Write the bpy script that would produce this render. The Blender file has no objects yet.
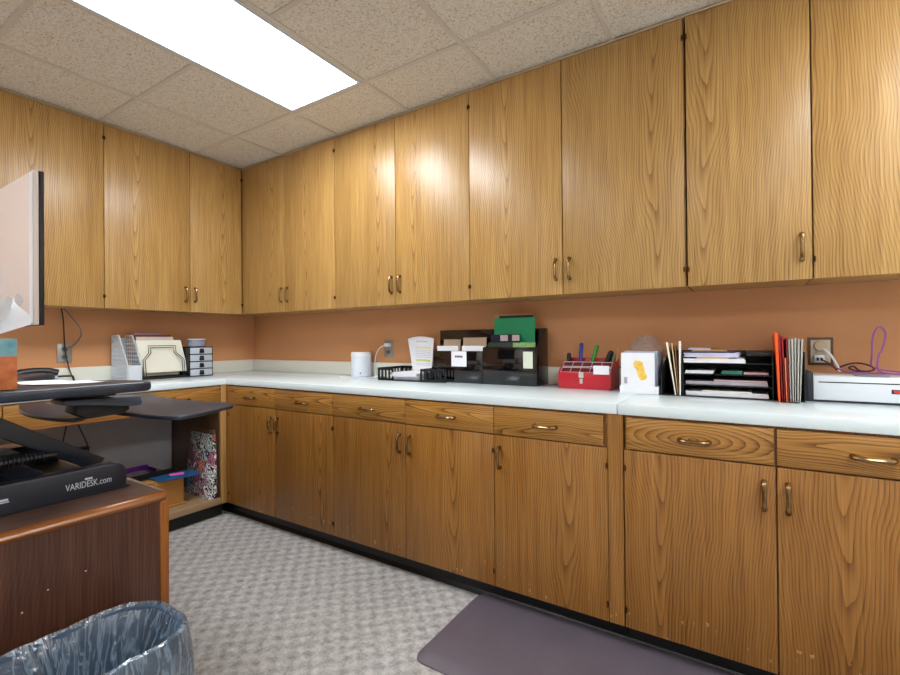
import bpy, bmesh, math, random
from mathutils import Vector, Matrix, noise
random.seed(7)
SC = bpy.context.scene
COL = SC.collection
PI = math.pi

# ------------------------------------------------------------------ camera
CX, CY, CZ = 3.7745, -2.5803, 1.2205
YAW, PITCH, ROLL, FPX = 0.5687, 0.0059, -0.0087, 460.8
cam = bpy.data.cameras.new('camera')
cam.sensor_width = 36.0
cam.lens = FPX / 900 * 36
cam.clip_start = 0.02
co = bpy.data.objects.new('camera', cam)
COL.objects.link(co)
_d = Vector((-math.sin(YAW) * math.cos(PITCH), math.cos(YAW) * math.cos(PITCH), math.sin(PITCH)))
_r = _d.cross(Vector((0, 0, 1))).normalized()
_u = _r.cross(_d)
_R = math.cos(ROLL) * _r + math.sin(ROLL) * _u
_U = -math.sin(ROLL) * _r + math.cos(ROLL) * _u
co.matrix_world = Matrix(((_R.x, _U.x, -_d.x, CX), (_R.y, _U.y, -_d.y, CY), (_R.z, _U.z, -_d.z, CZ), (0, 0, 0, 1)))
SC.camera = co

# ------------------------------------------------------------------ world and exposure
w = bpy.data.worlds.new('world')
SC.world = w
w.use_nodes = True
w.node_tree.nodes['Background'].inputs[0].default_value = (1.0, 0.98, 0.95, 1)
w.node_tree.nodes['Background'].inputs[1].default_value = 0.0
SC.view_settings.view_transform = 'Standard'
SC.view_settings.look = 'None'
SC.view_settings.gamma = 1
SC.view_settings.use_curve_mapping = False
SC.view_settings.exposure = 0.0
PANEL_STRENGTH = 18.5

# ------------------------------------------------------------------ dimensions
ZC, ZUB, ZCT, ZBS, ZDB = 2.638, 1.4466, 0.963, 1.0615, 0.0928
DU, DC, DD, DT = 0.3234, 0.693, 0.6909, 0.6334
G, GX, GY = 0.6096, 0.8158, -0.6929
XR, YF = 5.35, -4.7

# ------------------------------------------------------------------ colour and materials
def lin(r, g=None, b=None):
    if g is None: r, g, b = r
    f = lambda c: (c / 255 / 12.92) if c / 255 <= 0.04045 else ((c / 255 + 0.055) / 1.055) ** 2.4
    return (f(r), f(g), f(b), 1)

def nodes(name):
    m = bpy.data.materials.new(name)
    m.use_nodes = True
    nt = m.node_tree
    return m, nt, nt.nodes['Principled BSDF']

def N(nt, t, **kw):
    n = nt.nodes.new(t)
    for k, v in kw.items(): setattr(n, k, v)
    return n

def M(nt, op, a, b=None, c=None):
    n = nt.nodes.new('ShaderNodeMath'); n.operation = op
    for i, v in enumerate((a, b, c)):
        if v is None: continue
        if isinstance(v, (int, float)): n.inputs[i].default_value = v
        else: nt.links.new(v, n.inputs[i])
    return n.outputs[0]

def ramp(nt, fac, stops):
    n = nt.nodes.new('ShaderNodeValToRGB')
    el = n.color_ramp.elements
    while len(el) < len(stops): el.new(0.5)
    for e, (p, c) in zip(el, stops): e.position = p; e.color = c
    nt.links.new(fac, n.inputs[0])
    return n.outputs[0]

def scaled(c, k): return (min(1, c[0] * k), min(1, c[1] * k), min(1, c[2] * k), 1)

MATS = {}
def mat(name, rgb, rough=0.5, metal=0.0, spec=0.5, var=0.06, scale=9.0, bump=0.0, bscale=200.0, trans=0.0, coat=0.0, alpha=1.0, sheen=0.0):
    if name in MATS: return MATS[name]
    m, nt, p = nodes(name)
    c = lin(rgb)
    tc = N(nt, 'ShaderNodeTexCoord')
    nz = N(nt, 'ShaderNodeTexNoise'); nz.inputs['Scale'].default_value = scale; nz.inputs['Detail'].default_value = 4
    nt.links.new(tc.outputs['Object'], nz.inputs['Vector'])
    nt.links.new(ramp(nt, nz.outputs['Fac'], [(0.3, scaled(c, 1 - var)), (0.7, scaled(c, 1 + var))]), p.inputs['Base Color'])
    p.inputs['Roughness'].default_value = rough
    p.inputs['Metallic'].default_value = metal
    p.inputs['Specular IOR Level'].default_value = spec
    p.inputs['Transmission Weight'].default_value = trans
    p.inputs['Coat Weight'].default_value = coat
    p.inputs['Alpha'].default_value = alpha
    p.inputs['Sheen Weight'].default_value = sheen
    if bump:
        n2 = N(nt, 'ShaderNodeTexNoise'); n2.inputs['Scale'].default_value = bscale; n2.inputs['Detail'].default_value = 3
        nt.links.new(tc.outputs['Object'], n2.inputs['Vector'])
        bp = N(nt, 'ShaderNodeBump'); bp.inputs['Strength'].default_value = bump; bp.inputs['Distance'].default_value = 0.002
        nt.links.new(n2.outputs['Fac'], bp.inputs['Height']); nt.links.new(bp.outputs['Normal'], p.inputs['Normal'])
    MATS[name] = m
    return m

def wood(name, dark, mid, light, along='z', rough=0.36, b=100.0, a=6.0, cathedral=0.29, coat=0.0, fine=230.0, wear=False, cshift=0.34, amp=1.5, knot=False):
    m, nt, p = nodes(name)
    tc = N(nt, 'ShaderNodeTexCoord'); oi = N(nt, 'ShaderNodeObjectInfo')
    sp = N(nt, 'ShaderNodeSeparateXYZ'); nt.links.new(tc.outputs['Object'], sp.inputs[0])
    X, Y, Z = sp.outputs
    S = M(nt, 'ADD', X, Y)
    if along == 'z': u, g = S, Z
    elif along == 'u': u, g = Z, S
    elif along == 'x': u, g = M(nt, 'ADD', Y, Z), X
    else: u, g = M(nt, 'ADD', X, Z), Y
    rnd = oi.outputs['Random']
    off = M(nt, 'MULTIPLY', rnd, 37.0)
    g2 = M(nt, 'ADD', g, off)
    def vec(su, sg):
        cb = N(nt, 'ShaderNodeCombineXYZ')
        nt.links.new(M(nt, 'MULTIPLY', u, su), cb.inputs[0]); nt.links.new(M(nt, 'MULTIPLY', g2, sg), cb.inputs[1]); nt.links.new(off, cb.inputs[2])
        return cb.outputs[0]
    def nz(su, sg, det=3):
        n = N(nt, 'ShaderNodeTexNoise'); n.inputs['Scale'].default_value = 1; n.inputs['Detail'].default_value = det
        nt.links.new(vec(su, sg), n.inputs['Vector'])
        return n.outputs['Fac']
    # figure of a flat-sawn leaf: nested arches that run out into straight grain
    uc = M(nt, 'ADD', u, M(nt, 'MULTIPLY', M(nt, 'SUBTRACT', rnd, 0.5), cshift))
    uw = M(nt, 'ADD', uc, M(nt, 'MULTIPLY', M(nt, 'SUBTRACT', nz(3, 1.6, 2), 0.5), 0.14))
    v = M(nt, 'SUBTRACT', M(nt, 'MULTIPLY', g2, a), M(nt, 'MULTIPLY', M(nt, 'SQRT', M(nt, 'MULTIPLY_ADD', uw, uw, 0.0008)), b))
    if knot:   # rings closing round a knot in the middle of the board, drawn out along the grain
        gg = M(nt, 'MULTIPLY', M(nt, 'POWER', M(nt, 'ABSOLUTE', M(nt, 'ADD', g, 0.012)), 0.85), 0.20)
        v = M(nt, 'MULTIPLY', M(nt, 'SQRT', M(nt, 'ADD', M(nt, 'MULTIPLY', gg, gg), M(nt, 'MULTIPLY', u, u))), 110.0)
    v = M(nt, 'ADD', v, M(nt, 'MULTIPLY', M(nt, 'SUBTRACT', nz(6, 1.1, 2), 0.5), amp * 1.6))
    v = M(nt, 'ADD', v, M(nt, 'MULTIPLY', M(nt, 'SUBTRACT', nz(70, 4, 2), 0.5), 0.28))
    ring = M(nt, 'FRACT', v)
    saw = M(nt, 'POWER', ring, 2.2)
    fin = nz(fine, 4.0, 4)
    mid_n = nz(55, 1.6, 3)
    broad = nz(7, 0.5, 2)
    f = M(nt, 'MULTIPLY', M(nt, 'SUBTRACT', 1.0, saw), cathedral)
    f = M(nt, 'ADD', f, M(nt, 'MULTIPLY', fin, 0.55))
    f = M(nt, 'ADD', f, M(nt, 'MULTIPLY', mid_n, 0.36))
    f = M(nt, 'ADD', f, M(nt, 'MULTIPLY', broad, 0.24))
    f = M(nt, 'SUBTRACT', f, 0.195 + (cathedral - 0.22) * 0.65)
    col = ramp(nt, f, [(0.24, lin(dark)), (0.50, lin(mid)), (0.80, lin(light))])
    # each leaf of veneer has its own overall tone
    hsv = N(nt, 'ShaderNodeHueSaturation')
    nt.links.new(col, hsv.inputs['Color'])
    nt.links.new(M(nt, 'ADD', M(nt, 'MULTIPLY', M(nt, 'FRACT', M(nt, 'MULTIPLY', rnd, 13.7)), 0.16), 0.92), hsv.inputs['Value'])
    col = hsv.outputs['Color']
    if wear:   # worn pale chips along the bottoms of the base doors
        wn = nz(60, 26, 3)
        low = M(nt, 'MULTIPLY', M(nt, 'LESS_THAN', Z, -0.24), M(nt, 'GREATER_THAN', wn, 0.69))
        mx = N(nt, 'ShaderNodeMix'); mx.data_type = 'RGBA'
        nt.links.new(M(nt, 'MULTIPLY', low, 0.55), mx.inputs['Factor']); nt.links.new(col, mx.inputs['A']); mx.inputs['B'].default_value = lin(214, 184, 140)
        col = mx.outputs['Result']
    nt.links.new(col, p.inputs['Base Color'])
    p.inputs['Roughness'].default_value = rough
    p.inputs['Coat Weight'].default_value = coat
    p.inputs['Coat Roughness'].default_value = 0.34
    bp = N(nt, 'ShaderNodeBump'); bp.inputs['Strength'].default_value = 0.12; bp.inputs['Distance'].default_value = 0.001
    nt.links.new(fin, bp.inputs['Height']); nt.links.new(bp.outputs['Normal'], p.inputs['Normal'])
    MATS[name] = m
    return m

OAK_D, OAK_M, OAK_L = (126, 88, 40), (178, 135, 74), (208, 170, 106)
oak_v = wood('oak_upright', OAK_D, OAK_M, OAK_L, 'z', amp=1.0, rough=0.36, coat=0.4)
oak_h = wood('oak_lengthwise', (92, 56, 18), (160, 110, 48), (190, 142, 74), 'u', rough=0.33, b=150, a=5.0, cathedral=0.42, cshift=0.08, amp=2.4)
oak_knot = wood('oak_knotted', (92, 56, 18), (160, 110, 48), (190, 142, 74), 'u', rough=0.33, b=150, a=5.0, cathedral=0.42, cshift=0.08, amp=1.8, knot=True)
oak_low = wood('oak_upright_base', (86, 52, 17), (144, 96, 38), (174, 124, 62), 'z', wear=True)
oak_plain = wood('oak_plain', (150, 104, 56), (184, 136, 80), (204, 162, 108), 'z', cathedral=0.1)
oak_edge = wood('oak_edging', (112, 62, 26), (150, 90, 42), (176, 114, 58), 'y', cathedral=0.05, rough=0.22, coat=0.5)
oak_post = wood('oak_post', (112, 62, 22), (148, 88, 36), (170, 108, 50), 'z', cathedral=0.05, rough=0.25)
walnut = wood('walnut_upright', (46, 27, 18), (76, 45, 32), (106, 68, 48), 'z', cathedral=0.14, rough=0.33)
walnut_top = wood('walnut_top', (66, 44, 36), (100, 70, 58), (128, 96, 82), 'y', cathedral=0.14, rough=0.3)
shelf_wood = wood('shelf_wood', (128, 100, 70), (160, 130, 96), (184, 156, 122), 'y', cathedral=0.08)
box_wood = wood('pine_box', (150, 100, 46), (182, 128, 66), (204, 154, 90), 'y', cathedral=0.1)

peach = mat('peach_paint', (206, 147, 100), 0.65, var=0.03, scale=3, bump=0.15, bscale=260)
cream_lam = mat('cream_laminate', (232, 232, 220), 0.3, var=0.015, scale=4)
white_lam = mat('white_laminate', (226, 240, 245), 0.16, var=0.015, scale=4)
blackv = mat('black_vinyl', (11, 10, 11), 0.42, var=0.1)
brass = mat('antique_brass', (148, 122, 86), 0.24, metal=1.0, var=0.15, scale=60)
brass_dark = mat('dark_bronze', (82, 58, 36), 0.4, metal=0.8, var=0.2, scale=60)
dark_plastic = mat('dark_plastic', (32, 35, 42), 0.38, var=0.06)
steel_dark = mat('dark_blue_grey_steel', (28, 35, 48), 0.33, var=0.06, spec=0.6)
deck_mat = mat('deck_black_laminate', (36, 44, 58), 0.36, var=0.08, bump=0.1, bscale=500)  # bluish window reflection mixed into the black base colour
gloss_black = mat('gloss_black_acrylic', (14, 13, 15), 0.06, var=0.05, spec=0.7)
matt_black = mat('matt_black', (22, 22, 24), 0.5, var=0.08)
paper = mat('white_paper', (236, 238, 244), 0.7, var=0.015)
cream = mat('cream_card', (236, 233, 218), 0.65, var=0.03)
manila = mat('manila', (206, 176, 130), 0.65, var=0.05)
tan_card = mat('tan_card', (196, 172, 146), 0.65, var=0.04)
white_pl = mat('white_plastic', (232, 236, 242), 0.32, var=0.015)
grey_pl = mat('grey_plastic', (150, 156, 168), 0.35, var=0.03)
steel = mat('brushed_steel', (168, 168, 168), 0.35, metal=0.9, var=0.05)
ivory = mat('ivory_plastic', (214, 200, 178), 0.4, var=0.02)

def carpet():
    m, nt, p = nodes('carpet')
    tc = N(nt, 'ShaderNodeTexCoord'); sp = N(nt, 'ShaderNodeSeparateXYZ'); nt.links.new(tc.outputs['Object'], sp.inputs[0])
    k = PI / 0.046
    sx = M(nt, 'SINE', M(nt, 'MULTIPLY', sp.outputs[0], k)); sy = M(nt, 'SINE', M(nt, 'MULTIPLY', sp.outputs[1], k))
    chk = M(nt, 'MULTIPLY', sx, sy)
    chk = M(nt, 'MULTIPLY_ADD', chk, 0.5, 0.5)
    n1 = N(nt, 'ShaderNodeTexNoise'); n1.inputs['Scale'].default_value = 210; n1.inputs['Detail'].default_value = 3
    nt.links.new(tc.outputs['Object'], n1.inputs['Vector'])
    n2 = N(nt, 'ShaderNodeTexNoise'); n2.inputs['Scale'].default_value = 42; n2.inputs['Detail'].default_value = 3
    nt.links.new(tc.outputs['Object'], n2.inputs['Vector'])
    n3 = N(nt, 'ShaderNodeTexNoise'); n3.inputs['Scale'].default_value = 3.0; n3.inputs['Detail'].default_value = 2
    nt.links.new(tc.outputs['Object'], n3.inputs['Vector'])
    f = M(nt, 'MULTIPLY', chk, 0.17)
    f = M(nt, 'ADD', f, M(nt, 'MULTIPLY', n1.outputs['Fac'], 0.46))
    f = M(nt, 'ADD', f, M(nt, 'MULTIPLY', n2.outputs['Fac'], 0.46))
    f = M(nt, 'ADD', f, M(nt, 'MULTIPLY', n3.outputs['Fac'], 0.10))
    f = M(nt, 'SUBTRACT', f, 0.14)
    nt.links.new(ramp(nt, f, [(0.22, lin(114, 110, 106)), (0.48, lin(174, 171, 169)), (0.75, lin(214, 213, 211))]), p.inputs['Base Color'])
    p.inputs['Roughness'].default_value = 0.95; p.inputs['Specular IOR Level'].default_value = 0.1
    bp = N(nt, 'ShaderNodeBump'); bp.inputs['Strength'].default_value = 0.5; bp.inputs['Distance'].default_value = 0.004
    nt.links.new(f, bp.inputs['Height']); nt.links.new(bp.outputs['Normal'], p.inputs['Normal'])
    return m

def ceiling_tile():
    m, nt, p = nodes('ceiling_tile')
    tc = N(nt, 'ShaderNodeTexCoord')
    n1 = N(nt, 'ShaderNodeTexNoise'); n1.inputs['Scale'].default_value = 120; n1.inputs['Detail'].default_value = 4; n1.inputs['Distortion'].default_value = 0.8
    nt.links.new(tc.outputs['Object'], n1.inputs['Vector'])
    nt.links.new(ramp(nt, n1.outputs['Fac'], [(0.34, lin(186, 174, 156)), (0.46, lin(228, 221, 208)), (0.7, lin(240, 235, 225))]), p.inputs['Base Color'])
    p.inputs['Roughness'].default_value = 0.95; p.inputs['Specular IOR Level'].default_value = 0.1
    bp = N(nt, 'ShaderNodeBump'); bp.inputs['Strength'].default_value = 0.5; bp.inputs['Distance'].default_value = 0.003
    nt.links.new(n1.outputs['Fac'], bp.inputs['Height']); nt.links.new(bp.outputs['Normal'], p.inputs['Normal'])
    return m

def emit(name, rgb, strength):
    m, nt, p = nodes(name)
    p.inputs['Base Color'].default_value = lin(rgb)
    p.inputs['Emission Color'].default_value = lin(rgb)
    tc = N(nt, 'ShaderNodeTexCoord'); nz = N(nt, 'ShaderNodeTexNoise'); nz.inputs['Scale'].default_value = 60
    nt.links.new(tc.outputs['Object'], nz.inputs['Vector'])
    nt.links.new(M(nt, 'MULTIPLY_ADD', nz.outputs['Fac'], strength * 0.04, strength * 0.98), p.inputs['Emission Strength'])
    return m

def floral():
    m, nt, p = nodes('floral_print')
    tc = N(nt, 'ShaderNodeTexCoord')
    mp = N(nt, 'ShaderNodeMapping'); nt.links.new(tc.outputs['Object'], mp.inputs['Vector'])
    nz = N(nt, 'ShaderNodeTexNoise'); nz.inputs['Scale'].default_value = 14; nz.inputs['Detail'].default_value = 2
    nt.links.new(mp.outputs[0], nz.inputs['Vector'])
    mx = N(nt, 'ShaderNodeMix'); mx.data_type = 'RGBA'; mx.inputs['Factor'].default_value = 0.12
    nt.links.new(mp.outputs[0], mx.inputs['A']); nt.links.new(nz.outputs['Color'], mx.inputs['B'])
    vo = N(nt, 'ShaderNodeTexVoronoi'); vo.inputs['Scale'].default_value = 13
    nt.links.new(mx.outputs['Result'], vo.inputs['Vector'])
    d = M(nt, 'FRACT', M(nt, 'MULTIPLY', vo.outputs['Distance'], 5.5))
    sep = N(nt, 'ShaderNodeSeparateColor'); nt.links.new(vo.outputs['Color'], sep.inputs[0])
    base = ramp(nt, sep.outputs[0], [(0.0, lin(236, 238, 240)), (0.35, lin(222, 214, 222)), (0.5, lin(186, 84, 126)), (0.6, lin(206, 120, 104)), (0.72, lin(104, 166, 196)), (0.85, lin(196, 206, 190)), (1.0, lin(240, 240, 238))])
    mask = ramp(nt, d, [(0.0, (0, 0, 0, 1)), (0.42, (0, 0, 0, 1)), (0.48, (1, 1, 1, 1)), (1.0, (1, 1, 1, 1))])
    m2 = N(nt, 'ShaderNodeMix'); m2.data_type = 'RGBA'
    nt.links.new(mask, m2.inputs['Factor']); m2.inputs['A'].default_value = lin(44, 34, 34); nt.links.new(base, m2.inputs['B'])
    nt.links.new(m2.outputs['Result'], p.inputs['Base Color']); p.inputs['Roughness'].default_value = 0.45
    return m

def tissue_print():
    m, nt, p = nodes('tissue_box_print')
    tc = N(nt, 'ShaderNodeTexCoord'); sp = N(nt, 'ShaderNodeSeparateXYZ'); nt.links.new(tc.outputs['Object'], sp.inputs[0])
    nz = N(nt, 'ShaderNodeTexNoise'); nz.inputs['Scale'].default_value = 35; nz.inputs['Detail'].default_value = 4
    nt.links.new(tc.outputs['Object'], nz.inputs['Vector'])
    z = M(nt, 'ADD', sp.outputs[2], M(nt, 'MULTIPLY', nz.outputs['Fac'], 0.006))
    top = ramp(nt, nz.outputs['Fac'], [(0.3, lin(92, 150, 166)), (0.7, lin(134, 186, 196))])
    bot = ramp(nt, nz.outputs['Fac'], [(0.3, lin(186, 98, 54)), (0.7, lin(216, 130, 78))])
    mx = N(nt, 'ShaderNodeMix'); mx.data_type = 'RGBA'
    nt.links.new(M(nt, 'GREATER_THAN', z, 0.024), mx.inputs['Factor']); nt.links.new(bot, mx.inputs['A']); nt.links.new(top, mx.inputs['B'])
    nt.links.new(mx.outputs['Result'], p.inputs['Base Color']); p.inputs['Roughness'].default_value = 0.5
    return m

def film(name, tint, opacity, rough=0.12, gloss=0.5, bump=0.4, bscale=40):
    m, nt, p = nodes(name)
    out = nt.nodes['Material Output']
    nt.nodes.remove(p)
    tr = N(nt, 'ShaderNodeBsdfTransparent'); gl = N(nt, 'ShaderNodeBsdfGlossy'); df = N(nt, 'ShaderNodeBsdfDiffuse'); tl = N(nt, 'ShaderNodeBsdfTranslucent')
    tr.inputs[0].default_value = (0.93, 0.96, 0.98, 1)
    gl.inputs['Color'].default_value = (1, 1, 1, 1); gl.inputs['Roughness'].default_value = rough
    df.inputs[0].default_value = lin(tint); tl.inputs[0].default_value = lin(tint)
    tc = N(nt, 'ShaderNodeTexCoord'); nz = N(nt, 'ShaderNodeTexNoise'); nz.inputs['Scale'].default_value = bscale; nz.inputs['Detail'].default_value = 3; nz.inputs['Distortion'].default_value = 1.5
    nt.links.new(tc.outputs['Object'], nz.inputs['Vector'])
    bp = N(nt, 'ShaderNodeBump'); bp.inputs['Strength'].default_value = bump; bp.inputs['Distance'].default_value = 0.006
    nt.links.new(nz.outputs['Fac'], bp.inputs['Height'])
    for n in (gl, df): nt.links.new(bp.outputs['Normal'], n.inputs['Normal'])
    m1 = N(nt, 'ShaderNodeMixShader'); m1.inputs[0].default_value = 0.5
    nt.links.new(df.outputs[0], m1.inputs[1]); nt.links.new(tl.outputs[0], m1.inputs[2])
    m2 = N(nt, 'ShaderNodeMixShader')
    cz = N(nt, 'ShaderNodeTexNoise'); cz.inputs['Scale'].default_value = bscale * 2.4; cz.inputs['Detail'].default_value = 2; cz.inputs['Distortion'].default_value = 0.5
    spz = N(nt, 'ShaderNodeSeparateXYZ'); nt.links.new(tc.outputs['Object'], spz.inputs[0])
    ang = M(nt, 'ARCTAN2', spz.outputs[1], spz.outputs[0])
    cbz = N(nt, 'ShaderNodeCombineXYZ')
    nt.links.new(M(nt, 'MULTIPLY', M(nt, 'COSINE', ang), 0.16), cbz.inputs[0]); nt.links.new(M(nt, 'MULTIPLY', M(nt, 'SINE', ang), 0.16), cbz.inputs[1])
    nt.links.new(M(nt, 'MULTIPLY', spz.outputs[2], 0.16), cbz.inputs[2]); nt.links.new(cbz.outputs[0], cz.inputs['Vector'])
    rid = M(nt, 'SUBTRACT', 1.0, M(nt, 'MULTIPLY', M(nt, 'ABSOLUTE', M(nt, 'SUBTRACT', cz.outputs['Fac'], 0.5)), 7.0))
    rid = M(nt, 'MAXIMUM', rid, 0.0)
    nt.links.new(M(nt, 'MULTIPLY_ADD', M(nt, 'POWER', rid, 2.0), 0.5, opacity), m2.inputs[0])
    nt.links.new(tr.outputs[0], m2.inputs[1]); nt.links.new(m1.outputs[0], m2.inputs[2])
    fr = N(nt, 'ShaderNodeFresnel'); fr.inputs[0].default_value = 1.5; nt.links.new(bp.outputs['Normal'], fr.inputs['Normal'])
    m3 = N(nt, 'ShaderNodeMixShader'); nt.links.new(M(nt, 'MINIMUM', M(nt, 'MULTIPLY_ADD', fr.outputs[0], gloss, 0.03), 0.9), m3.inputs[0])
    nt.links.new(m2.outputs[0], m3.inputs[1]); nt.links.new(gl.outputs[0], m3.inputs[2])
    nt.links.new(m3.outputs[0], out.inputs['Surface'])
    return m

# ------------------------------------------------------------------ mesh building
class MB:
    def __init__(s): s.v = []; s.f = []
    def add(s, verts, faces):
        o = len(s.v)
        s.v += [Vector(q) for q in verts]
        s.f += [tuple(o + i for i in f) for f in faces]
        return s
    def bm(s, bm, mtx=None):
        bm.verts.ensure_lookup_table(); bm.verts.index_update()
        s.add([(mtx @ q.co if mtx else q.co.copy()) for q in bm.verts], [[q.index for q in f.verts] for f in bm.faces])
        bm.free(); return s
    def box(s, x0, x1, y0, y1, z0, z1, bev=0.0, seg=2, mtx=None):
        b = bmesh.new()
        bmesh.ops.create_cube(b, size=1, matrix=Matrix.Translation(((x0 + x1) / 2, (y0 + y1) / 2, (z0 + z1) / 2)) @ Matrix.Diagonal((abs(x1 - x0), abs(y1 - y0), abs(z1 - z0), 1)))
        if bev: bmesh.ops.bevel(b, geom=b.edges[:], offset=bev, segments=seg, profile=0.5, affect='EDGES')
        return s.bm(b, mtx)
    def prism(s, pts, axis, a, b, bev=0.0, seg=2, mtx=None):
        # polygon in the other two axes, extruded along axis from a to b
        def P(q, t):
            return {'x': (t, q[0], q[1]), 'y': (q[0], t, q[1]), 'z': (q[0], q[1], t)}[axis]
        m = bmesh.new()
        A = [m.verts.new(P(q, a)) for q in pts]; B = [m.verts.new(P(q, b)) for q in pts]
        n = len(pts)
        m.faces.new(A); m.faces.new(B)
        for i in range(n): m.faces.new((A[i], A[(i + 1) % n], B[(i + 1) % n], B[i]))
        bmesh.ops.recalc_face_normals(m, faces=m.faces[:])
        if bev: bmesh.ops.bevel(m, geom=m.edges[:], offset=bev, segments=seg, profile=0.5, affect='EDGES')
        return s.bm(m, mtx)
    def cyl(s, c, r, h, n=24, axis='z', r2=None, cap=True):
        r2 = r if r2 is None else r2
        V = []
        for k, (rr, t) in enumerate(((r, 0), (r2, h))):
            for i in range(n):
                a = 2 * PI * i / n
                q = (rr * math.cos(a), rr * math.sin(a), t)
                if axis == 'x': q = (q[2], q[0], q[1])
                elif axis == 'y': q = (q[1], q[2], q[0])
                V.append(Vector(c) + Vector(q))
        F = [(i, (i + 1) % n, n + (i + 1) % n, n + i) for i in range(n)]
        if cap: F += [tuple(range(n - 1, -1, -1)), tuple(range(n, 2 * n))]
        return s.add(V, F)
    def lathe(s, c, prof, n=32):
        V = []; F = []
        for r, z in prof:
            for i in range(n):
                a = 2 * PI * i / n
                V.append(Vector(c) + Vector((r * math.cos(a), r * math.sin(a), z)))
        for k in range(len(prof) - 1):
            for i in range(n):
                j = (i + 1) % n
                F.append((k * n + i, k * n + j, (k + 1) * n + j, (k + 1) * n + i))
        return s.add(V, F)
    def tube(s, pts, r, n=8, flat=1.0, closed=False):
        P = [Vector(q) for q in pts]; L = len(P)
        rs = r if isinstance(r, (list, tuple)) else [r] * L
        up = None; V = []; F = []
        for i in range(L):
            t = (P[(i + 1) % L] - P[i - 1]) if closed else (P[min(i + 1, L - 1)] - P[max(i - 1, 0)])
            t.normalize()
            if up is None:
                up = Vector((0, 0, 1)) if abs(t.z) < 0.9 else Vector((1, 0, 0))
            a = (up - t * up.dot(t)).normalized(); b = t.cross(a); up = a
            for k in range(n):
                q = 2 * PI * k / n
                V.append(P[i] + rs[i] * (math.cos(q) * a * flat + math.sin(q) * b))
        for i in range(L if closed else L - 1):
            j = (i + 1) % L
            for k in range(n):
                l = (k + 1) % n
                F.append((i * n + k, i * n + l, j * n + l, j * n + k))
        if not closed: F += [tuple(range(n - 1, -1, -1)), tuple((L - 1) * n + k for k in range(n))]
        return s.add(V, F)
    def sheet(s, fn, nu, nv):
        V = [fn(i / nu, j / nv) for j in range(nv + 1) for i in range(nu + 1)]
        F = [(j * (nu + 1) + i, j * (nu + 1) + i + 1, (j + 1) * (nu + 1) + i + 1, (j + 1) * (nu + 1) + i) for j in range(nv) for i in range(nu)]
        return s.add(V, F)

def smooth(pts, k=6, closed=False):
    P = [Vector(q) for q in pts]; n = len(P); out = []
    for i in range(n if closed else n - 1):
        g = lambda j: P[j % n] if closed else P[max(0, min(n - 1, j))]
        a, b, c, d = g(i - 1), g(i), g(i + 1), g(i + 2)
        for q in range(k):
            t = q / k
            out.append(0.5 * ((2 * b) + (c - a) * t + (2 * a - 5 * b + 4 * c - d) * t * t + (3 * b - a - 3 * c + d) * t ** 3))
    if not closed: out.append(P[-1])
    return out

def rrect(x0, x1, y0, y1, r, n=5):
    out = []
    for cx, cy, a0 in ((x1 - r, y1 - r, 0), (x0 + r, y1 - r, PI / 2), (x0 + r, y0 + r, PI), (x1 - r, y0 + r, 1.5 * PI)):
        for i in range(n + 1):
            a = a0 + PI / 2 * i / n
            out.append((cx + r * math.cos(a), cy + r * math.sin(a)))
    return out

def link(name, mb, m, parent=None, base=Vector((0, 0, 0)), sm=True, angle=35, bottom=False):
    lo = Vector([min(q[i] for q in mb.v) for i in range(3)]); hi = Vector([max(q[i] for q in mb.v) for i in range(3)])
    c = (lo + hi) / 2
    if bottom: c.z = lo.z
    me = bpy.data.meshes.new(name)
    me.from_pydata([q - c for q in mb.v], [], mb.f)
    b = bmesh.new(); b.from_mesh(me); bmesh.ops.recalc_face_normals(b, faces=b.faces[:]); b.to_mesh(me); b.free()
    if sm:
        me.polygons.foreach_set('use_smooth', [True] * len(me.polygons))
        me.set_sharp_from_angle(angle=math.radians(angle))
    me.materials.append(m)
    o = bpy.data.objects.new(name, me); COL.objects.link(o)
    if parent is not None: o.parent = parent
    o.location = c - base
    return o

def tag(o, label, cat, group=None):
    o['label'] = label; o['category'] = cat
    if group: o['group'] = group
    return o

def struct(name, mb, m, **kw):
    o = link(name, mb, m, sm=kw.pop('sm', False), **kw); o['kind'] = 'structure'
    return o

class Thing:
    """an Empty at the thing's base; parts are given in the Empty's frame, or in room coordinates with world=True"""
    def __init__(s, name, label, cat, loc, rotz=0.0, group=None, world=True):
        s.e = bpy.data.objects.new(name, None); COL.objects.link(s.e)
        s.e.location = loc; s.e.rotation_euler = (0, 0, rotz); s.e.empty_display_size = 0.05
        tag(s.e, label, cat, group)
        s.base = Vector(loc) if world else Vector((0, 0, 0))
    def part(s, name, mb, m, label=None, **kw):
        o = link(name, mb, m, s.e, s.base, **kw)
        if label: o['label'] = label
        return o
    def sub(s, par, name, mb, m, label=None, **kw):
        o = link(name, mb, m, par, s.base + par.location, **kw)
        if label: o['label'] = label
        return o

def one(name, mb, m, label, cat, group=None, **kw):
    return tag(link(name, mb, m, bottom=True, **kw), label, cat, group)

def text_mb(body, size, xs=1.0, depth=0.0004):
    cu = bpy.data.curves.new('lettering', 'FONT'); cu.body = body; cu.size = size; cu.extrude = depth; cu.resolution_u = 3
    o = bpy.data.objects.new('lettering', cu); COL.objects.link(o)
    bpy.context.view_layer.update()
    me = bpy.data.meshes.new_from_object(o.evaluated_get(bpy.context.evaluated_depsgraph_get()))
    V = [Vector((q.co.x * xs, q.co.y, q.co.z)) for q in me.vertices]; F = [tuple(q.vertices) for q in me.polygons]
    bpy.data.objects.remove(o); bpy.data.curves.remove(cu); bpy.data.meshes.remove(me)
    return V, F

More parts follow.
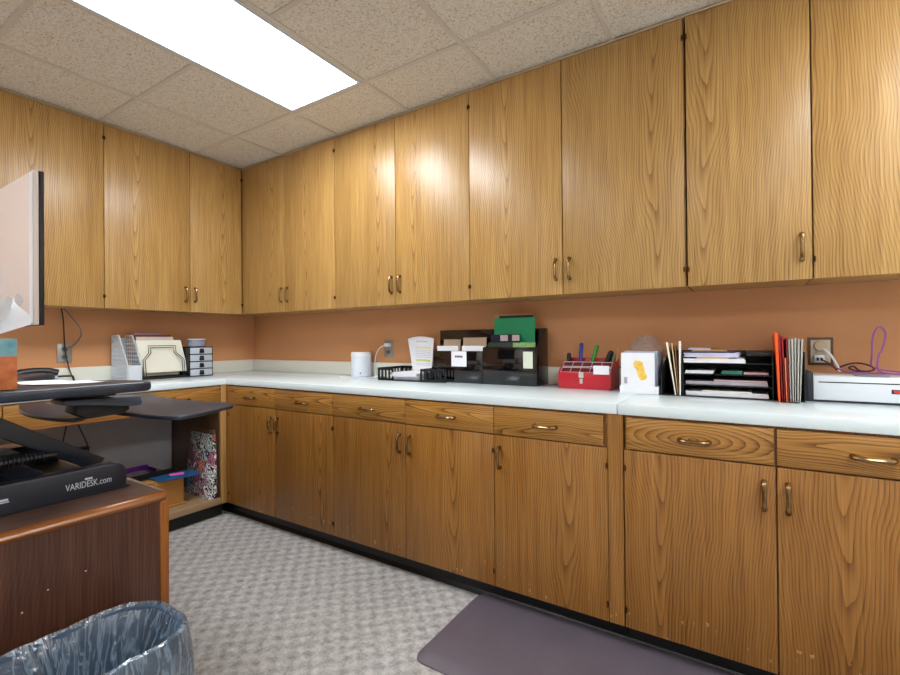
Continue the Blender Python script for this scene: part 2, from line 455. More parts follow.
# ================================================================== SETTING
struct('floor', MB().box(-0.1, XR + 0.1, YF - 0.1, 0.1, -0.05, 0), carpet())
ZT = ZC + 0.007
cl = struct('ceiling', MB().box(-0.1, XR + 0.1, YF - 0.1, 0.1, ZT, ZT + 0.04), ceiling_tile())
grid = MB()
tbar = mat('ceiling_grid_paint', (214, 206, 194), 0.6, var=0.02)
xs = [GX + G * k for k in range(-1, 8)]; ys = [GY + G * k for k in range(-6, 2)]
for x in xs:
    if 0 < x < XR: grid.box(x - 0.012, x + 0.012, YF, -0.305, ZC, ZT - 0.0002, 0.0015, 1)
for y in ys:
    if YF < y < 0:
        xa = 0
        for x in xs + [XR]:
            lit = any(abs(xa - GX - G * q) < 0.02 for q in (1, 6)) and any(abs(y - GY + G * q) < 0.02 for q in (1, 5))
            if x - xa > 0.05 and not lit: grid.box(xa + 0.0125, min(x - 0.0125, XR), y - 0.012, y + 0.012, ZC + 0.0003, ZT - 0.0002, 0.0015, 1)
            xa = x
go = link('grid_bars', grid, tbar, cl, cl.location, sm=False)
struct('wall_left', MB().box(-0.1, 0, YF - 0.1, 0.1, 0, ZT), peach)
struct('wall_back', MB().box(0, XR, 0, 0.1, 0, ZT), peach)
off_white = mat('off_white_paint', (226, 220, 212), 0.65, var=0.02, scale=3)
struct('wall_right', MB().box(XR, XR + 0.1, YF - 0.1, 0.1, 0, ZT), off_white)
struct('wall_front', MB().box(0, XR, YF - 0.1, YF, 0, ZT), off_white)
trim_m = mat('pale_scribe_trim', (206, 184, 152), 0.4)
struct('trim_1', MB().box(DU, XR - 0.005, -DU - 0.004, -DU + 0.012, ZC - 0.008, ZC - 0.001, 0.001), trim_m)
struct('trim_2', MB().box(DU - 0.012, DU + 0.004, -2.4, -DU - 0.0045, ZC - 0.008, ZC - 0.001, 0.001), trim_m)

# ------------------------------------------------------------------ ceiling lights
diff_m = emit('light_diffuser', (246, 251, 255), PANEL_STRENGTH)
frame_m = mat('light_frame_paint', (208, 212, 216), 0.4, var=0.01)
for (x0, y1, lab) in ((GX + G, GY, 'lit fluorescent ceiling panel nearest the cabinet corner'), (GX + 6 * G, GY, 'lit fluorescent ceiling panel near the right wall over the counter'),
                      (GX + G, GY - 4 * G, 'unseen ceiling panel behind the desk, added as fill light'), (GX + 6 * G, GY - 4 * G, 'unseen ceiling panel behind the camera near the right wall, added as fill light')):  # the last two panels are unseen, added as fill light
    a0, a1, b0, b1 = x0 + 0.0125, x0 + G - 0.0125, y1 - 2 * G + 0.0125, y1 - 0.0125
    t = Thing('ceiling_light', lab, 'ceiling light', ((a0 + a1) / 2, (b0 + b1) / 2, ZC - 0.004), group='recessed fluorescent ceiling panels')
    fr = MB(); wd = 0.022
    for (p0, p1, q0, q1) in ((a0, a1, b0, b0 + wd), (a0, a1, b1 - wd, b1), (a0, a0 + wd, b0 + wd, b1 - wd), (a1 - wd, a1, b0 + wd, b1 - wd)):
        fr.box(p0, p1, q0, q1, ZC - 0.004, ZT - 0.0003, 0.002, 1)
    t.part('frame', fr, frame_m)
    t.part('diffuser', MB().box(a0 + wd, a1 - wd, b0 + wd, b1 - wd, ZC + 0.001, ZC + 0.004), diff_m, sm=False)

# ------------------------------------------------------------------ cabinets
def pull(cx, y, cz, vertical=True, L=0.1):
    """arched bow pull standing off a face at y (front towards -y)"""
    mb = MB(); h = L / 2
    prof = [(-h, -0.001), (-h * 0.98, -0.012), (-h * 0.86, -0.021), (-h * 0.5, -0.026), (0, -0.027), (h * 0.5, -0.026), (h * 0.86, -0.021), (h * 0.98, -0.012), (h, -0.001)]
    pts = [Vector((cx, y + o, cz + t)) if vertical else Vector((cx + t, y + o, cz)) for t, o in prof]
    P = smooth(pts, 3)
    n = len(P); rs = [0.0066 + 0.0026 * abs(2 * i / (n - 1) - 1) for i in range(n)]
    mb.tube(P, rs, 8)
    for s in (-1, 1):
        c = (cx, y - 0.0045, cz + s * h) if vertical else (cx + s * h, y - 0.0045, cz)
        mb.cyl(c, 0.009, 0.0042, 14, 'y', 0.0095)
    return mb

def hinge_pin(x, y, z):
    mb = MB()
    mb.cyl((x, y - 0.0045, z - 0.011), 0.0035, 0.022, 10)
    mb.box(x - 0.0042, x + 0.0042, y - 0.003, y - 0.0002, z - 0.006, z + 0.006, 0.0008, 1)
    return mb

WG = 'oak wall cabinets'
def wall_cabinet(loc, rotz, x0, x1, doors, label, body0=None, gap=0.0021, zb=ZUB):
    t = Thing('wall_cabinet', label, 'cabinet', loc, rotz, WG, world=False)
    bz = Vector((0, 0, loc[2]))
    b0 = x0 if body0 is None else body0
    z0, z1 = zb - loc[2], ZC - 0.0085 - loc[2]
    t.part('carcass', MB().box(b0 + 0.001, x1 - 0.001, -0.303, -0.003, z0 + 0.004, ZC - 0.002 - loc[2], 0.001, 1), oak_v)
    for (a, b, side, hinge) in doors:
        d = t.part('door', MB().box(a + gap, b - gap, -DU, -DU + 0.0192, z0, z1 - 0.003, 0.0014, 2), oak_v)
        hx = b - 0.034 if side == 'r' else a + 0.034
        t.sub(d, 'handle', pull(hx, -DU, (1.573 - loc[2])), brass, 'antique brass bow handle')
        hg = a if hinge == 'l' else b
        sgn = 0.0045 if hinge == 'l' else -0.0045
        for zz in (z0 + 0.075, z1 - 0.09):
            t.sub(d, 'hinge', hinge_pin(hg + sgn, -DU, zz), brass_dark)

ZO = ZUB
wall_cabinet((0, 0, ZO), 0, 0.3234, 1.392, [(0.3275, 0.855, 'r', 'l'), (0.855, 1.392, 'l', 'r')], 'oak wall cabinet in the corner on the long wall, two narrow looking doors', body0=0.004)
wall_cabinet((0, 0, ZO), 0, 1.392, 2.469, [(1.392, 1.932, 'r', 'l'), (1.932, 2.469, 'l', 'r')], 'oak wall cabinet with bright light glare on its doors, above the white speaker')
wall_cabinet((0, 0, ZO), 0, 2.469, 3.563, [(2.469, 3.008, 'r', 'l'), (3.009, 3.560, 'l', 'r')], 'oak wall cabinet above the black file holder and red metal box')
wall_cabinet((0, 0, ZO), 0, 3.567, 4.001, [(3.567, 4.001, 'r', 'l')], 'single door oak wall cabinet above the black paper organizer')
wall_cabinet((0, 0, ZO), 0, 4.002, 5.09, [(4.002, 4.545, 'r', 'l'), (4.545, 5.09, 'l', 'r')], 'oak wall cabinet at the right edge above the white laminating machine')
LR = PI / 2
# left wall: local x runs along +y of the room, fronts face +x
wall_cabinet((0, -2.4, ZO), LR, 1.114, 2.074, [(1.114, 1.657, 'r', 'l'), (1.657, 2.0735, 'l', 'r')], 'oak wall cabinet on the left wall next to the corner, above the wire file sorter')
wall_cabinet((0, -2.4, ZO), LR, 0.02, 1.114, [(0.02, 0.57, 'r', 'l'), (0.57, 1.114, 'l', 'r')], 'oak wall cabinet on the left wall, partly behind the monitor')

BG = 'oak base cabinets'
def base_cabinet(x0, x1, units, label, body0=None, stiles=()):
    t = Thing('base_cabinet', label, 'cabinet', ((x0 + x1) / 2, -0.34, 0), 0, BG)
    b0 = x0 if body0 is None else body0
    t.part('carcass', MB().box(b0 + 0.001, x1 - 0.001, -0.6715, -0.004, ZDB, ZCT - 0.0425, 0.001, 1), oak_low)
    tk = MB().box(b0 + 0.001, x1 - 0.001, -DT, -0.004, 0.001, ZDB - 0.0005)
    tk.prism([(-DT - 0.012, 0.001), (-DT, 0.001), (-DT, 0.022), (-DT - 0.004, 0.016)], 'x', b0 + 0.001, x1 - 0.001, 0)
    t.part('toe_kick', tk, blackv)
    for a, b in stiles:
        t.part('stile', MB().box(a, b, -DD + 0.0005, -0.672, ZDB, ZCT - 0.042, 0.001, 1), oak_low)
    for (a, b, da, db, side, hinge) in units:
        g = 0.0016
        d = t.part('door', MB().box(a + g, b - g, -DD, -0.6722, ZDB, 0.785, 0.0014, 2), oak_low)
        hx = b - 0.034 if side == 'r' else a + 0.03
        t.sub(d, 'handle', pull(hx, -DD, 0.685, True, 0.092), brass, 'antique brass bow handle')
        hg = (a + 0.0045) if hinge == 'l' else (b - 0.0045)
        for zz in (ZDB + 0.07, 0.785 - 0.07): t.sub(d, 'hinge', hinge_pin(hg, -DD, zz), brass_dark)
        w = t.part('drawer', MB().box(da + g, db - g, -DD, -0.6722, 0.7905, 0.9125, 0.0014, 2), oak_knot if abs(da - 3.379) < 0.001 else oak_h)
        t.sub(w, 'handle', pull((da + db) / 2 + random.uniform(-0.004, 0.004), -DD, 0.846, False, 0.096), brass, 'antique brass bow handle')

base_cabinet(0.672, 1.754, [(0.713, 1.226, 0.713, 1.226, 'r', 'l'), (1.226, 1.754, 1.226, 1.754, 'l', 'r')], 'oak base cabinet in the corner below the white speaker, black toe kick', body0=0.024, stiles=[(0.6725, 0.7115)])
base_cabinet(1.754, 2.801, [(1.754, 2.285, 1.754, 2.285, 'r', 'l'), (2.285, 2.801, 2.285, 2.801, 'l', 'r')], 'oak base cabinet below the small black letter tray')
base_cabinet(2.801, 3.3685, [(2.801, 3.309, 2.801, 3.294, 'l', 'r')], 'single door oak base cabinet below the red metal box, plain stile at its right', stiles=[(3.31, 3.3675)])
base_cabinet(3.3695, 4.352, [(3.3705, 3.859, 3.379, 3.855, 'r', 'l'), (3.8605, 4.352, 3.8605, 4.352, 'l', 'r')], 'oak base cabinet at the right below the black paper organizer, swirl knot in its drawer')
base_cabinet(4.353, 5.335, [(4.353, 4.84, 4.353, 4.84, 'r', 'l'), (4.84, 5.335, 4.84, 5.335, 'l', 'r')], 'oak base cabinet beside the right wall')

# open knee space under the left counter
t = Thing('open_base_unit', 'open oak base unit under the left counter with drawers above a low shelf', 'cabinet', (0.34, -1.5, 0))
greyw = mat('grey_back_panel', (176, 176, 182), 0.6, var=0.03)
YL = -2.6
shaded_oak = wood('oak_painted_shade', (52, 36, 22), (84, 60, 38), (112, 82, 54), 'z', cathedral=0.08)  # shade of the knee space painted into the oak colour
t.part('side_panel', MB().box(0.022, 0.671, -0.729, -0.6935, ZDB, ZCT - 0.0425, 0.001), shaded_oak, 'inner side panel with shade painted in as darker oak')
t.part('edging', MB().box(0.6713, 0.6905, -0.731, -0.6935, ZDB, ZCT - 0.0425, 0.002), oak_plain, 'light oak front edge')
t.part('side_panel', MB().box(0.022, 0.69, YL, YL + 0.02, ZDB, ZCT - 0.0425, 0.002), oak_plain)
t.part('back_panel', MB().box(0.003, 0.02, YL, -0.732, ZDB, 0.777), greyw)
t.part('shelf', MB().box(0.022, 0.688, YL + 0.021, -0.732, ZDB, 0.134, 0.002), shelf_wood)
t.part('toe_kick', MB().box(0.01, DT, YL, -0.694, 0.001, ZDB - 0.001), blackv)
t.part('apron', MB().box(0.022, 0.668, YL + 0.021, -0.7325, 0.778, ZCT - 0.0425, 0.001, 1), oak_plain)
t.part('rail', MB().box(0.6685, 0.692, YL + 0.021, -0.7325, 0.776, 0.787, 0.002), oak_edge)
for (a, b) in ((-1.257, -0.735), (-1.853, -1.2605), (-2.45, -1.857)):
    w_ = t.part('drawer', MB().box(0.6685, 0.6905, a, b, 0.7885, 0.9125, 0.0014), oak_h)
    hb = MB()
    m_ = pull(0, 0, 0, False, 0.09)
    c_ = Vector((0.6905, (a + b) / 2, 0.846))
    hb.add([c_ + Vector((-q.y, q.x, q.z)) for q in m_.v], m_.f)
    t.sub(w_, 'handle', hb, brass, 'antique brass bow handle')

# ------------------------------------------------------------------ worktops
t = Thing('worktop', 'white laminate worktop running around the corner', 'countertop', (0.7, -0.35, ZCT - 0.041))
XS = 3.3455
L = [(0.002, -0.002), (0.002, YL), (DC, YL), (DC, -DC), (XS, -DC), (XS, -0.002)]
t.part('slab', MB().prism(L, 'z', ZCT - 0.041, ZCT, 0.003, 2), white_lam)
t.part('backsplash', MB().box(0.0215, XS, -0.021, -0.002, ZCT + 0.0003, ZBS, 0.0015), cream_lam)
t.part('backsplash', MB().box(0.002, 0.0205, YL, -0.0015, ZCT + 0.0003, ZBS, 0.0015), cream_lam)
t = Thing('worktop', 'white laminate worktop to the right of the seam, under the paper organizer', 'countertop', (4.3, -0.35, ZCT - 0.041))
t.part('slab', MB().box(XS + 0.003, XR - 0.003, -DC, -0.002, ZCT - 0.041, ZCT, 0.003), white_lam)
t.part('backsplash', MB().box(XS + 0.001, XR - 0.003, -0.021, -0.002, ZCT + 0.0003, ZBS, 0.0015), cream_lam)

# ================================================================== FLOOR THINGS
def mat_rubber():
    return mat('purple_grey_rubber', (96, 88, 98), 0.45, var=0.10, scale=6, bump=0.2, bscale=300)
mm = MB()
x0, x1, y0, y1 = 2.69, 4.45, -1.175, -0.635
levels = [(0.0, 0.001), (0.002, 0.006), (0.045, 0.018), (0.06, 0.019)]
loops = []
for ins, z in levels:
    loops.append([(x, y, z) for x, y in rrect(x0 + ins * 0.35, x1 - ins * 0.35, y0 + ins, y1 - ins * 0.2, max(0.05 - ins * 0.3, 0.02), 6)])
n = len(loops[0]); V = [q for l in loops for q in l]
F = [(k * n + i, k * n + (i + 1) % n, (k + 1) * n + (i + 1) % n, (k + 1) * n + i) for k in range(len(loops) - 1) for i in range(n)]
F += [tuple((len(loops) - 1) * n + i for i in range(n)), tuple(range(n - 1, -1, -1))]
mm.add(V, F)
one('floor_mat', mm, mat_rubber(), 'purple grey rubber anti fatigue mat on the carpet before the base cabinets', 'mat', angle=20)

# ------------------------------------------------------------------ desk
ZD = 0.742
DX1, DY1, DX0, DY0 = 2.205, -1.808, 0.80, -2.62
t = Thing('office_desk', 'dark walnut veneer office desk with rounded oak edging', 'desk', ((DX0 + DX1) / 2, (DY0 + DY1) / 2, 0))
t.part('top', MB().box(DX0, DX1 - 0.030, DY0, DY1 - 0.022, ZD - 0.027, ZD, 0.0005, 1), walnut_top)
def bull(u0, u1, fn):
    # rounded nose: section (out, z)
    sec = [(0, 0), (0.014, 0), (0.022, -0.003), (0.027, -0.009), (0.029, -0.015), (0.027, -0.021), (0.020, -0.0265), (0, -0.0268)]
    m = MB(); n = len(sec)
    V = [fn(u, o, ZD + z) for u in (u0, u1) for o, z in sec]
    return m.add(V, [(i, (i + 1) % n, n + (i + 1) % n, n + i) for i in range(n)] + [tuple(range(n)), tuple(range(n, 2 * n))])
ed = MB()
path = [(DX1 - 0.0298, DY0, 0)] + [(DX1 - 0.0298 - 0.012 + 0.012 * math.cos(a), DY1 - 0.0218 - 0.012 + 0.012 * math.sin(a), a) for a in [PI / 2 * i / 6 for i in range(7)]] + [(DX0, DY1 - 0.0218, PI / 2)]
sec = [(0, 0.0002), (0.014, 0.0002), (0.022, -0.003), (0.027, -0.009), (0.029, -0.015), (0.027, -0.021), (0.020, -0.0268), (0, -0.0268)]
n = len(sec)
V = [(x + o * math.cos(a), y + o * math.sin(a), ZD + z) for x, y, a in path for o, z in sec]
F = [(k * n + i, k * n + (i + 1) % n, (k + 1) * n + (i + 1) % n, (k + 1) * n + i) for k in range(len(path) - 1) for i in range(n)]
F += [tuple(range(n)), tuple((len(path) - 1) * n + i for i in range(n))]
t.part('edging', ed.add(V, F), oak_edge, 'rounded oak edging strip')
t.part('side_panel', MB().box(DX1 - 0.032, DX1 - 0.013, DY0, DY1 - 0.031, 0.002, ZD - 0.0275, 0.001, 1), walnut)
t.part('corner_post', MB().box(DX1 - 0.034, DX1 - 0.009, DY1 - 0.030, DY1 - 0.002, 0.002, ZD - 0.0275, 0.007, 3), oak_post, 'rounded oak corner post')
t.part('side_panel', MB().box(DX0 + 0.01, DX0 + 0.03, DY0, DY1 - 0.03, 0.002, ZD - 0.0275, 0.001, 1), walnut)
t.part('modesty_panel', MB().box(DX0 + 0.031, DX1 - 0.035, DY0 + 0.05, DY0 + 0.068, 0.25, ZD - 0.0275, 0.001, 1), walnut)
ch = mat('pale_chips', (214, 196, 180), 0.7)
cb_ = MB()
for (y, z) in ((-2.035, 0.575), (-2.119, 0.56), (-2.172, 0.525)):
    cb_.cyl((DX1 - 0.0130, y, z), 0.0022, 0.0008, 7, 'x')
t.part('chip_marks', cb_, ch, 'pale chips in the veneer')

# ------------------------------------------------------------------ sit-stand desk riser
RX = 2.035
t = Thing('desk_riser', 'black sit stand desk riser raised on the walnut desk', 'desk riser', (1.65, -2.2, ZD + 0.001))
rail_p = [(-2.58, ZD + 0.002), (-1.872, ZD + 0.002), (-1.866, ZD + 0.01), (-1.866, ZD + 0.050)] + [(-1.902 + 0.036 * math.cos(a), ZD + 0.050 + 0.036 * math.sin(a)) for a in [PI / 2 * i / 6 for i in range(1, 7)]] + [(-2.58, ZD + 0.086)]
def side_rail(xa, xb): return MB().prism(rail_p, 'x', xa, xb, 0.004, 3)
rl = t.part('base_rail', side_rail(RX - 0.05, RX), steel_dark)
t.part('base_rail', side_rail(1.40, 1.45), steel_dark)
t.part('base_plate', MB().box(1.39, RX + 0.004, -2.58, -1.858, ZD + 0.001, ZD + 0.006, 0.001, 1), matt_black)
# lettering on the outer face of the near rail, reading towards the cabinets
def on_rail(V, y, z): return [Vector((RX + 0.0004 + q.z, y + q.x, z + q.y)) for q in V]
V, F = text_mb('VARIDESK', 0.0285); V2, F2 = text_mb('.com', 0.0285)
k1 = 0.083 / (max(q.x for q in V) - min(q.x for q in V)); k2 = 0.036 / (max(q.x for q in V2) - min(q.x for q in V2))
lt = MB(); x0_ = min(q.x for q in V); x2_ = min(q.x for q in V2)
lt.add(on_rail([Vector(((q.x - x0_) * k1, q.y, q.z)) for q in V], -2.031, ZD + 0.029), F)
lt.add(on_rail([Vector(((q.x - x2_) * k2, q.y, q.z)) for q in V2], -2.031 + 0.0845, ZD + 0.029), F2)
letter = mat('white_lettering', (206, 214, 224), 0.5)
t.sub(rl, 'lettering', lt, letter, 'white lettering VARIDESK.com', sm=False)
t.sub(rl, 'badge', MB().box(RX + 0.0002, RX + 0.001, -1.982, -1.962, ZD + 0.0515, ZD + 0.0575), letter)
t.sub(rl, 'small_print', MB().box(RX + 0.0002, RX + 0.001, -2.20, -2.158, ZD + 0.036, ZD + 0.039).box(RX + 0.0002, RX + 0.001, -2.20, -2.160, ZD + 0.041, ZD + 0.047), letter)
# lifting arms: two parallel bars per side, leaning from the front of the base up and back
def bar(x0, x1, ya, za, yb, zb, h):
    d = Vector((yb - ya, zb - za)).normalized(); nrm = Vector((-d.y, d.x)) * h / 2
    return MB().prism([(ya - nrm.x, za - nrm.y), (yb - nrm.x, zb - nrm.y), (yb + nrm.x, zb + nrm.y), (ya + nrm.x, za + nrm.y)], 'x', x0, x1, 0.003, 2)
for xa in (1.87, 1.58):
    t.part('lift_arm', bar(xa - 0.025, xa + 0.015, -1.885, 0.798, -2.265, 1.052, 0.050), steel_dark)
    t.part('lift_arm', bar(xa - 0.02, xa + 0.01, -2.05, 0.79, -2.36, 1.00, 0.045), steel_dark)
t.part('cross_tube', MB().cyl((1.565, -2.02, 0.893), 0.014, 0.29, 14, 'x'), steel_dark)
# gas spring in a coil
cp = []
for i in range(26 * 10 + 1):
    a = 2 * PI * i / 10
    cp.append((1.925 + 0.013 * math.cos(a), -2.30 + 0.255 * i / 260, 0.868 + 0.013 * math.sin(a)))
t.part('spring', MB().tube(cp, 0.0024, 5), dark_plastic)
t.part('spring_rod', MB().cyl((1.925, -2.40, 0.868), 0.009, 0.38, 12, 'y'), matt_black)
t.part('motor_box', MB().box(1.60, 1.74, -2.5, -2.06, ZD + 0.007, 0.862, 0.006), matt_black)
# upper deck
ZK = 1.097
dk = [(1.30, -2.60), (2.165, -2.60), (2.163, -2.25), (2.163, -2.00), (2.166, -1.92), (2.163, -1.865), (2.145, -1.840), (2.10, -1.835), (2.02, -1.860), (1.93, -1.925), (1.84, -1.985), (1.74, -2.025), (1.62, -2.025), (1.52, -1.985), (1.44, -1.925), (1.38, -1.86), (1.33, -1.85), (1.31, -1.90), (1.30, -2.0)]
dks = [dk[0], dk[1]] + [(q.x, q.y) for q in smooth([(a, b, 0) for a, b in dk[2:]], 3)]
t.part('deck', MB().prism(dks, 'z', ZK - 0.031, ZK, 0.010, 3), deck_mat)
# slanted hinge housing that carries the keyboard tray
t.part('hinge_housing', MB().prism([(-2.025, 1.030), (-1.83, 1.005), (-1.812, 1.005), (-1.806, 1.016), (-1.812, 1.036), (-2.01, 1.0435), (-2.025, 1.041)], 'x', 1.90, 2.01, 0.003, 2), mat('lit_grey_steel', (74, 84, 100), 0.4, var=0.05))  # reflected light put into the housing colour as a lighter grey
t.part('deck_frame', MB().box(1.80, 1.985, -1.99, -1.875, 1.044, ZK - 0.0315, 0.004), matt_black)
t.part('tray_bracket', MB().prism([(-1.975, 1.025), (-1.83, 1.004), (-1.83, 0.99), (-1.85, 0.9785), (-1.95, 0.974), (-1.985, 0.995)], 'x', 1.88, 1.97, 0.003), matt_black)
kb = [(1.30, -1.84), (1.90, -1.84), (2.06, -1.825), (2.17, -1.80), (2.205, -1.765), (2.17, -1.66), (2.12, -1.56), (2.085, -1.515), (2.02, -1.495), (1.90, -1.52), (1.74, -1.54), (1.55, -1.535), (1.42, -1.50), (1.34, -1.52), (1.30, -1.60)]
kbs = [kb[0], kb[1]] + [(q.x, q.y) for q in smooth([(a, b, 0) for a, b in kb[2:]], 3)]
t.part('keyboard_tray', MB().prism(kbs, 'z', 0.964, 0.978, 0.005, 3), deck_mat)
cr = smooth([(1.25, -1.93, 0), (1.45, -1.985, 0), (1.62, -2.005, 0), (1.80, -1.995, 0), (1.885, -1.965, 0), (1.86, -1.915, 0), (1.72, -1.875, 0), (1.45, -1.85, 0), (1.28, -1.87, 0)], 4, True)
t.part('wing_shelf', MB().prism([(q.x, q.y) for q in cr], 'z', 0.958, 0.971, 0.004, 2), deck_mat)

# ------------------------------------------------------------------ things on the riser
pp = MB()
pp.sheet(lambda u, v: Vector((1.80 + 0.22 * u + 0.06 * v, -2.105 + 0.115 * v + 0.06 * u * v, ZK + 0.0012 + 0.003 * math.sin(u * 5 + v * 2) ** 2)), 14, 8)
one('paper_sheet', pp, paper, 'white paper lying on the riser deck beside the tissue box', 'paper', angle=80)

t = Thing('monitor', 'white backed computer monitor with thin black front edge, on the desk riser', 'monitor', (1.63, -2.05, ZK + 0.001))
MX0, MX1, MZ0, MZ1 = 1.25, 2.004, 1.277, 1.737
mon_back = mat('pale_monitor_back', (226, 212, 204), 0.35, var=0.01)
t.part('back_shell', MB().box(MX0, MX1, -2.096, -2.082, MZ0, MZ1, 0.003, 2), mon_back)
t.part('edge_strip', MB().box(MX1 - 0.026, MX1 + 0.0005, -2.098, -2.0965, MZ0 + 0.004, MZ1 - 0.004, 0.0006, 1), white_pl, 'bright white strip at the edge of the back')
t.part('bezel', MB().box(MX0 - 0.001, MX1 + 0.001, -2.0815, -2.070, MZ0 - 0.001, MZ1 + 0.001, 0.002, 2), matt_black)
t.part('screen', MB().box(MX0 + 0.008, MX1 - 0.008, -2.0695, -2.069, MZ0 + 0.012, MZ1 - 0.008), gloss_black)
t.part('stand', MB().box(1.59, 1.67, -2.135, -2.099, ZK + 0.012, 1.48, 0.005), white_pl)
t.part('foot', MB().box(1.53, 1.65, -2.26, -2.07, ZK + 0.001, ZK + 0.011, 0.004), white_pl)

t = Thing('tissue_box', 'orange and teal cube tissue box with a tissue sticking up, on the riser', 'tissue box', (2.068, -2.218, ZK + 0.001))
t.part('box', MB().box(2.012, 2.124, -2.274, -2.162, ZK + 0.001, ZK + 0.138, 0.003, 2), tissue_print())
def tis(u, v):
    a = u * 2 * PI
    s = v ** 0.8
    r = 0.022 + 0.060 * s * (0.7 + 0.3 * math.cos(2 * a + 0.6)) + 0.006 * math.sin(5 * a + 9 * s) * s
    z = ZK + 0.133 + 0.105 * s * (0.72 + 0.30 * math.sin(a * 1 + 1.0) + 0.10 * math.sin(3 * a))
    return Vector((2.068 + r * math.cos(a), -2.218 + 0.9 * r * math.sin(a) + 0.012 * s, z))
tm_ = MB(); tm_.sheet(tis, 40, 10)
tm_.sheet(lambda u, v: Vector((2.060 + 0.065 * v * (u - 0.35) * 1.6, -2.215 + 0.072 * v + 0.014 * math.sin(u * 9) * v, ZK + 0.137 + v * (0.130 - 0.14 * abs(u - 0.35)))), 16, 10)
t.part('tissue', tm_, mat('tissue_paper', (238, 240, 246), 0.8, var=0.02), angle=80)

# ------------------------------------------------------------------ waste basket with clear liner
TX0, TX1, TY0, TY1, TZ = 2.228, 2.522, -2.335, -1.892, 0.452
t = Thing('waste_basket', 'dark waste basket with a clear plastic liner beside the desk', 'trash can', ((TX0 + TX1) / 2, (TY0 + TY1) / 2, 0))
binm = mat('blue_grey_bin', (66, 88, 112), 0.4, var=0.06)
def ring_pts(ins, z, r=0.11, n=8):
    return [Vector((x, y, z)) for x, y in rrect(TX0 + ins, TX1 - ins, TY0 + ins, TY1 - ins, max(r - ins * 0.4, 0.02), n)]
bn = MB()
prof = [(0.045, 0.002), (0.010, TZ - 0.03), (0.0, TZ - 0.028), (-0.001, TZ - 0.004), (0.003, TZ), (0.011, TZ - 0.006), (0.014, TZ - 0.03), (0.050, 0.012)]
rings = [ring_pts(i, z) for i, z in prof]; n = len(rings[0])
bn.add([q for r_ in rings for q in r_], [(k * n + i, k * n + (i + 1) % n, (k + 1) * n + (i + 1) % n, (k + 1) * n + i) for k in range(len(rings) - 1) for i in range(n)] + [tuple(range(n)), tuple((len(rings) - 1) * n + i for i in range(n))])
t.part('body', bn, binm)
lin_p = [(0.075, 0.06), (0.050, 0.16), (0.040, 0.26), (0.030, 0.34), (0.020, 0.40), (0.012, TZ - 0.012), (0.002, TZ + 0.006), (-0.006, TZ + 0.002), (-0.008, TZ - 0.03), (-0.010, TZ - 0.08), (-0.012, TZ - 0.14), (-0.012, TZ - 0.20), (-0.011, TZ - 0.26)]
big = []
for ins, z in lin_p:
    base_ring = rrect(TX0 + ins, TX1 - ins, TY0 + ins, TY1 - ins, max(0.11 - ins * 0.7, 0.02), 14)
    # resample the straight sides so that the film can crease
    dense = []
    for i in range(len(base_ring)):
        a = Vector(base_ring[i]); b = Vector(base_ring[(i + 1) % len(base_ring)])
        k = 16 if i % 15 == 14 else 1
        for q in range(k): dense.append(a + (b - a) * q / k)
    big.append([(q.x, q.y, z) for q in dense])
n = len(big[0]); V = []
cen = Vector(((TX0 + TX1) / 2, (TY0 + TY1) / 2))
for k, ring in enumerate(big):
    for (x, y, z) in ring:
        d = Vector((x, y)) - cen; d.normalize()
        inside = k < 6
        depth = max(0, TZ - z)
        an = math.atan2(d.y, d.x); nn = noise.noise(Vector((math.cos(an) * 7, math.sin(an) * 7, z * 2.2 + 4))) + 0.6 * noise.noise(Vector((math.cos(an) * 19, math.sin(an) * 19, z * 4)))
        if inside: off = -abs(nn) * 0.06 * min(1, depth / 0.12 + 0.06)
        elif k in (6, 7): off = nn * 0.003
        else: off = abs(nn) * 0.016 * min(1, depth / 0.05)
        if not inside and x < TX0 + 0.03: off = min(off, 0.0) * 0.2
        zz = z + (noise.noise(Vector((x * 25, y * 25, 1))) * (0.004 if depth < 0.02 else 0.012))
        V.append((max(x + d.x * off, DX1 + 0.006), y + d.y * off, zz))
F = [(k * n + i, k * n + (i + 1) % n, (k + 1) * n + (i + 1) % n, (k + 1) * n + i) for k in range(len(big) - 1) for i in range(n)]
F.append(tuple(range(n)))
t.part('liner', MB().add(V, F), film('clear_liner_film', (196, 220, 244), 0.13, 0.09, 1.0, 1.0, 26), 'clear crinkled plastic liner', angle=28)

# ================================================================== KNEE SPACE THINGS
t = Thing('tote_bag', 'floral patterned paper bag standing on the low shelf', 'bag', (0.50, -0.775, 0.136))
bg = MB()
sec_b = []
for k in range(9):
    f = k / 8
    z = 0.136 + 0.435 * f
    th = 0.062 * (1 - 0.75 * f) + 0.004
    xa, xb = 0.335 + 0.015 * f, 0.664 - 0.015 * f
    yb = -0.737 - 0.004 * f
    ring = []
    for (x, y) in rrect(xa, xb, yb - th, yb, min(0.01, th * 0.4), 2):
        ring.append((x, y + 0.004 * noise.noise(Vector((x * 20, 0, z * 14))), z))
    sec_b.append(ring)
n = len(sec_b[0])
bg.add([q for r_ in sec_b for q in r_], [(k * n + i, k * n + (i + 1) % n, (k + 1) * n + (i + 1) % n, (k + 1) * n + i) for k in range(8) for i in range(n)] + [tuple(range(n)), tuple(8 * n + i for i in range(n))])
t.part('body', bg, floral())
t.part('top_flap', MB().prism([(0.36, 0.573), (0.645, 0.573), (0.64, 0.605), (0.365, 0.60)], 'y', -0.757, -0.745, 0.002), mat('brown_flap', (92, 66, 46), 0.6))

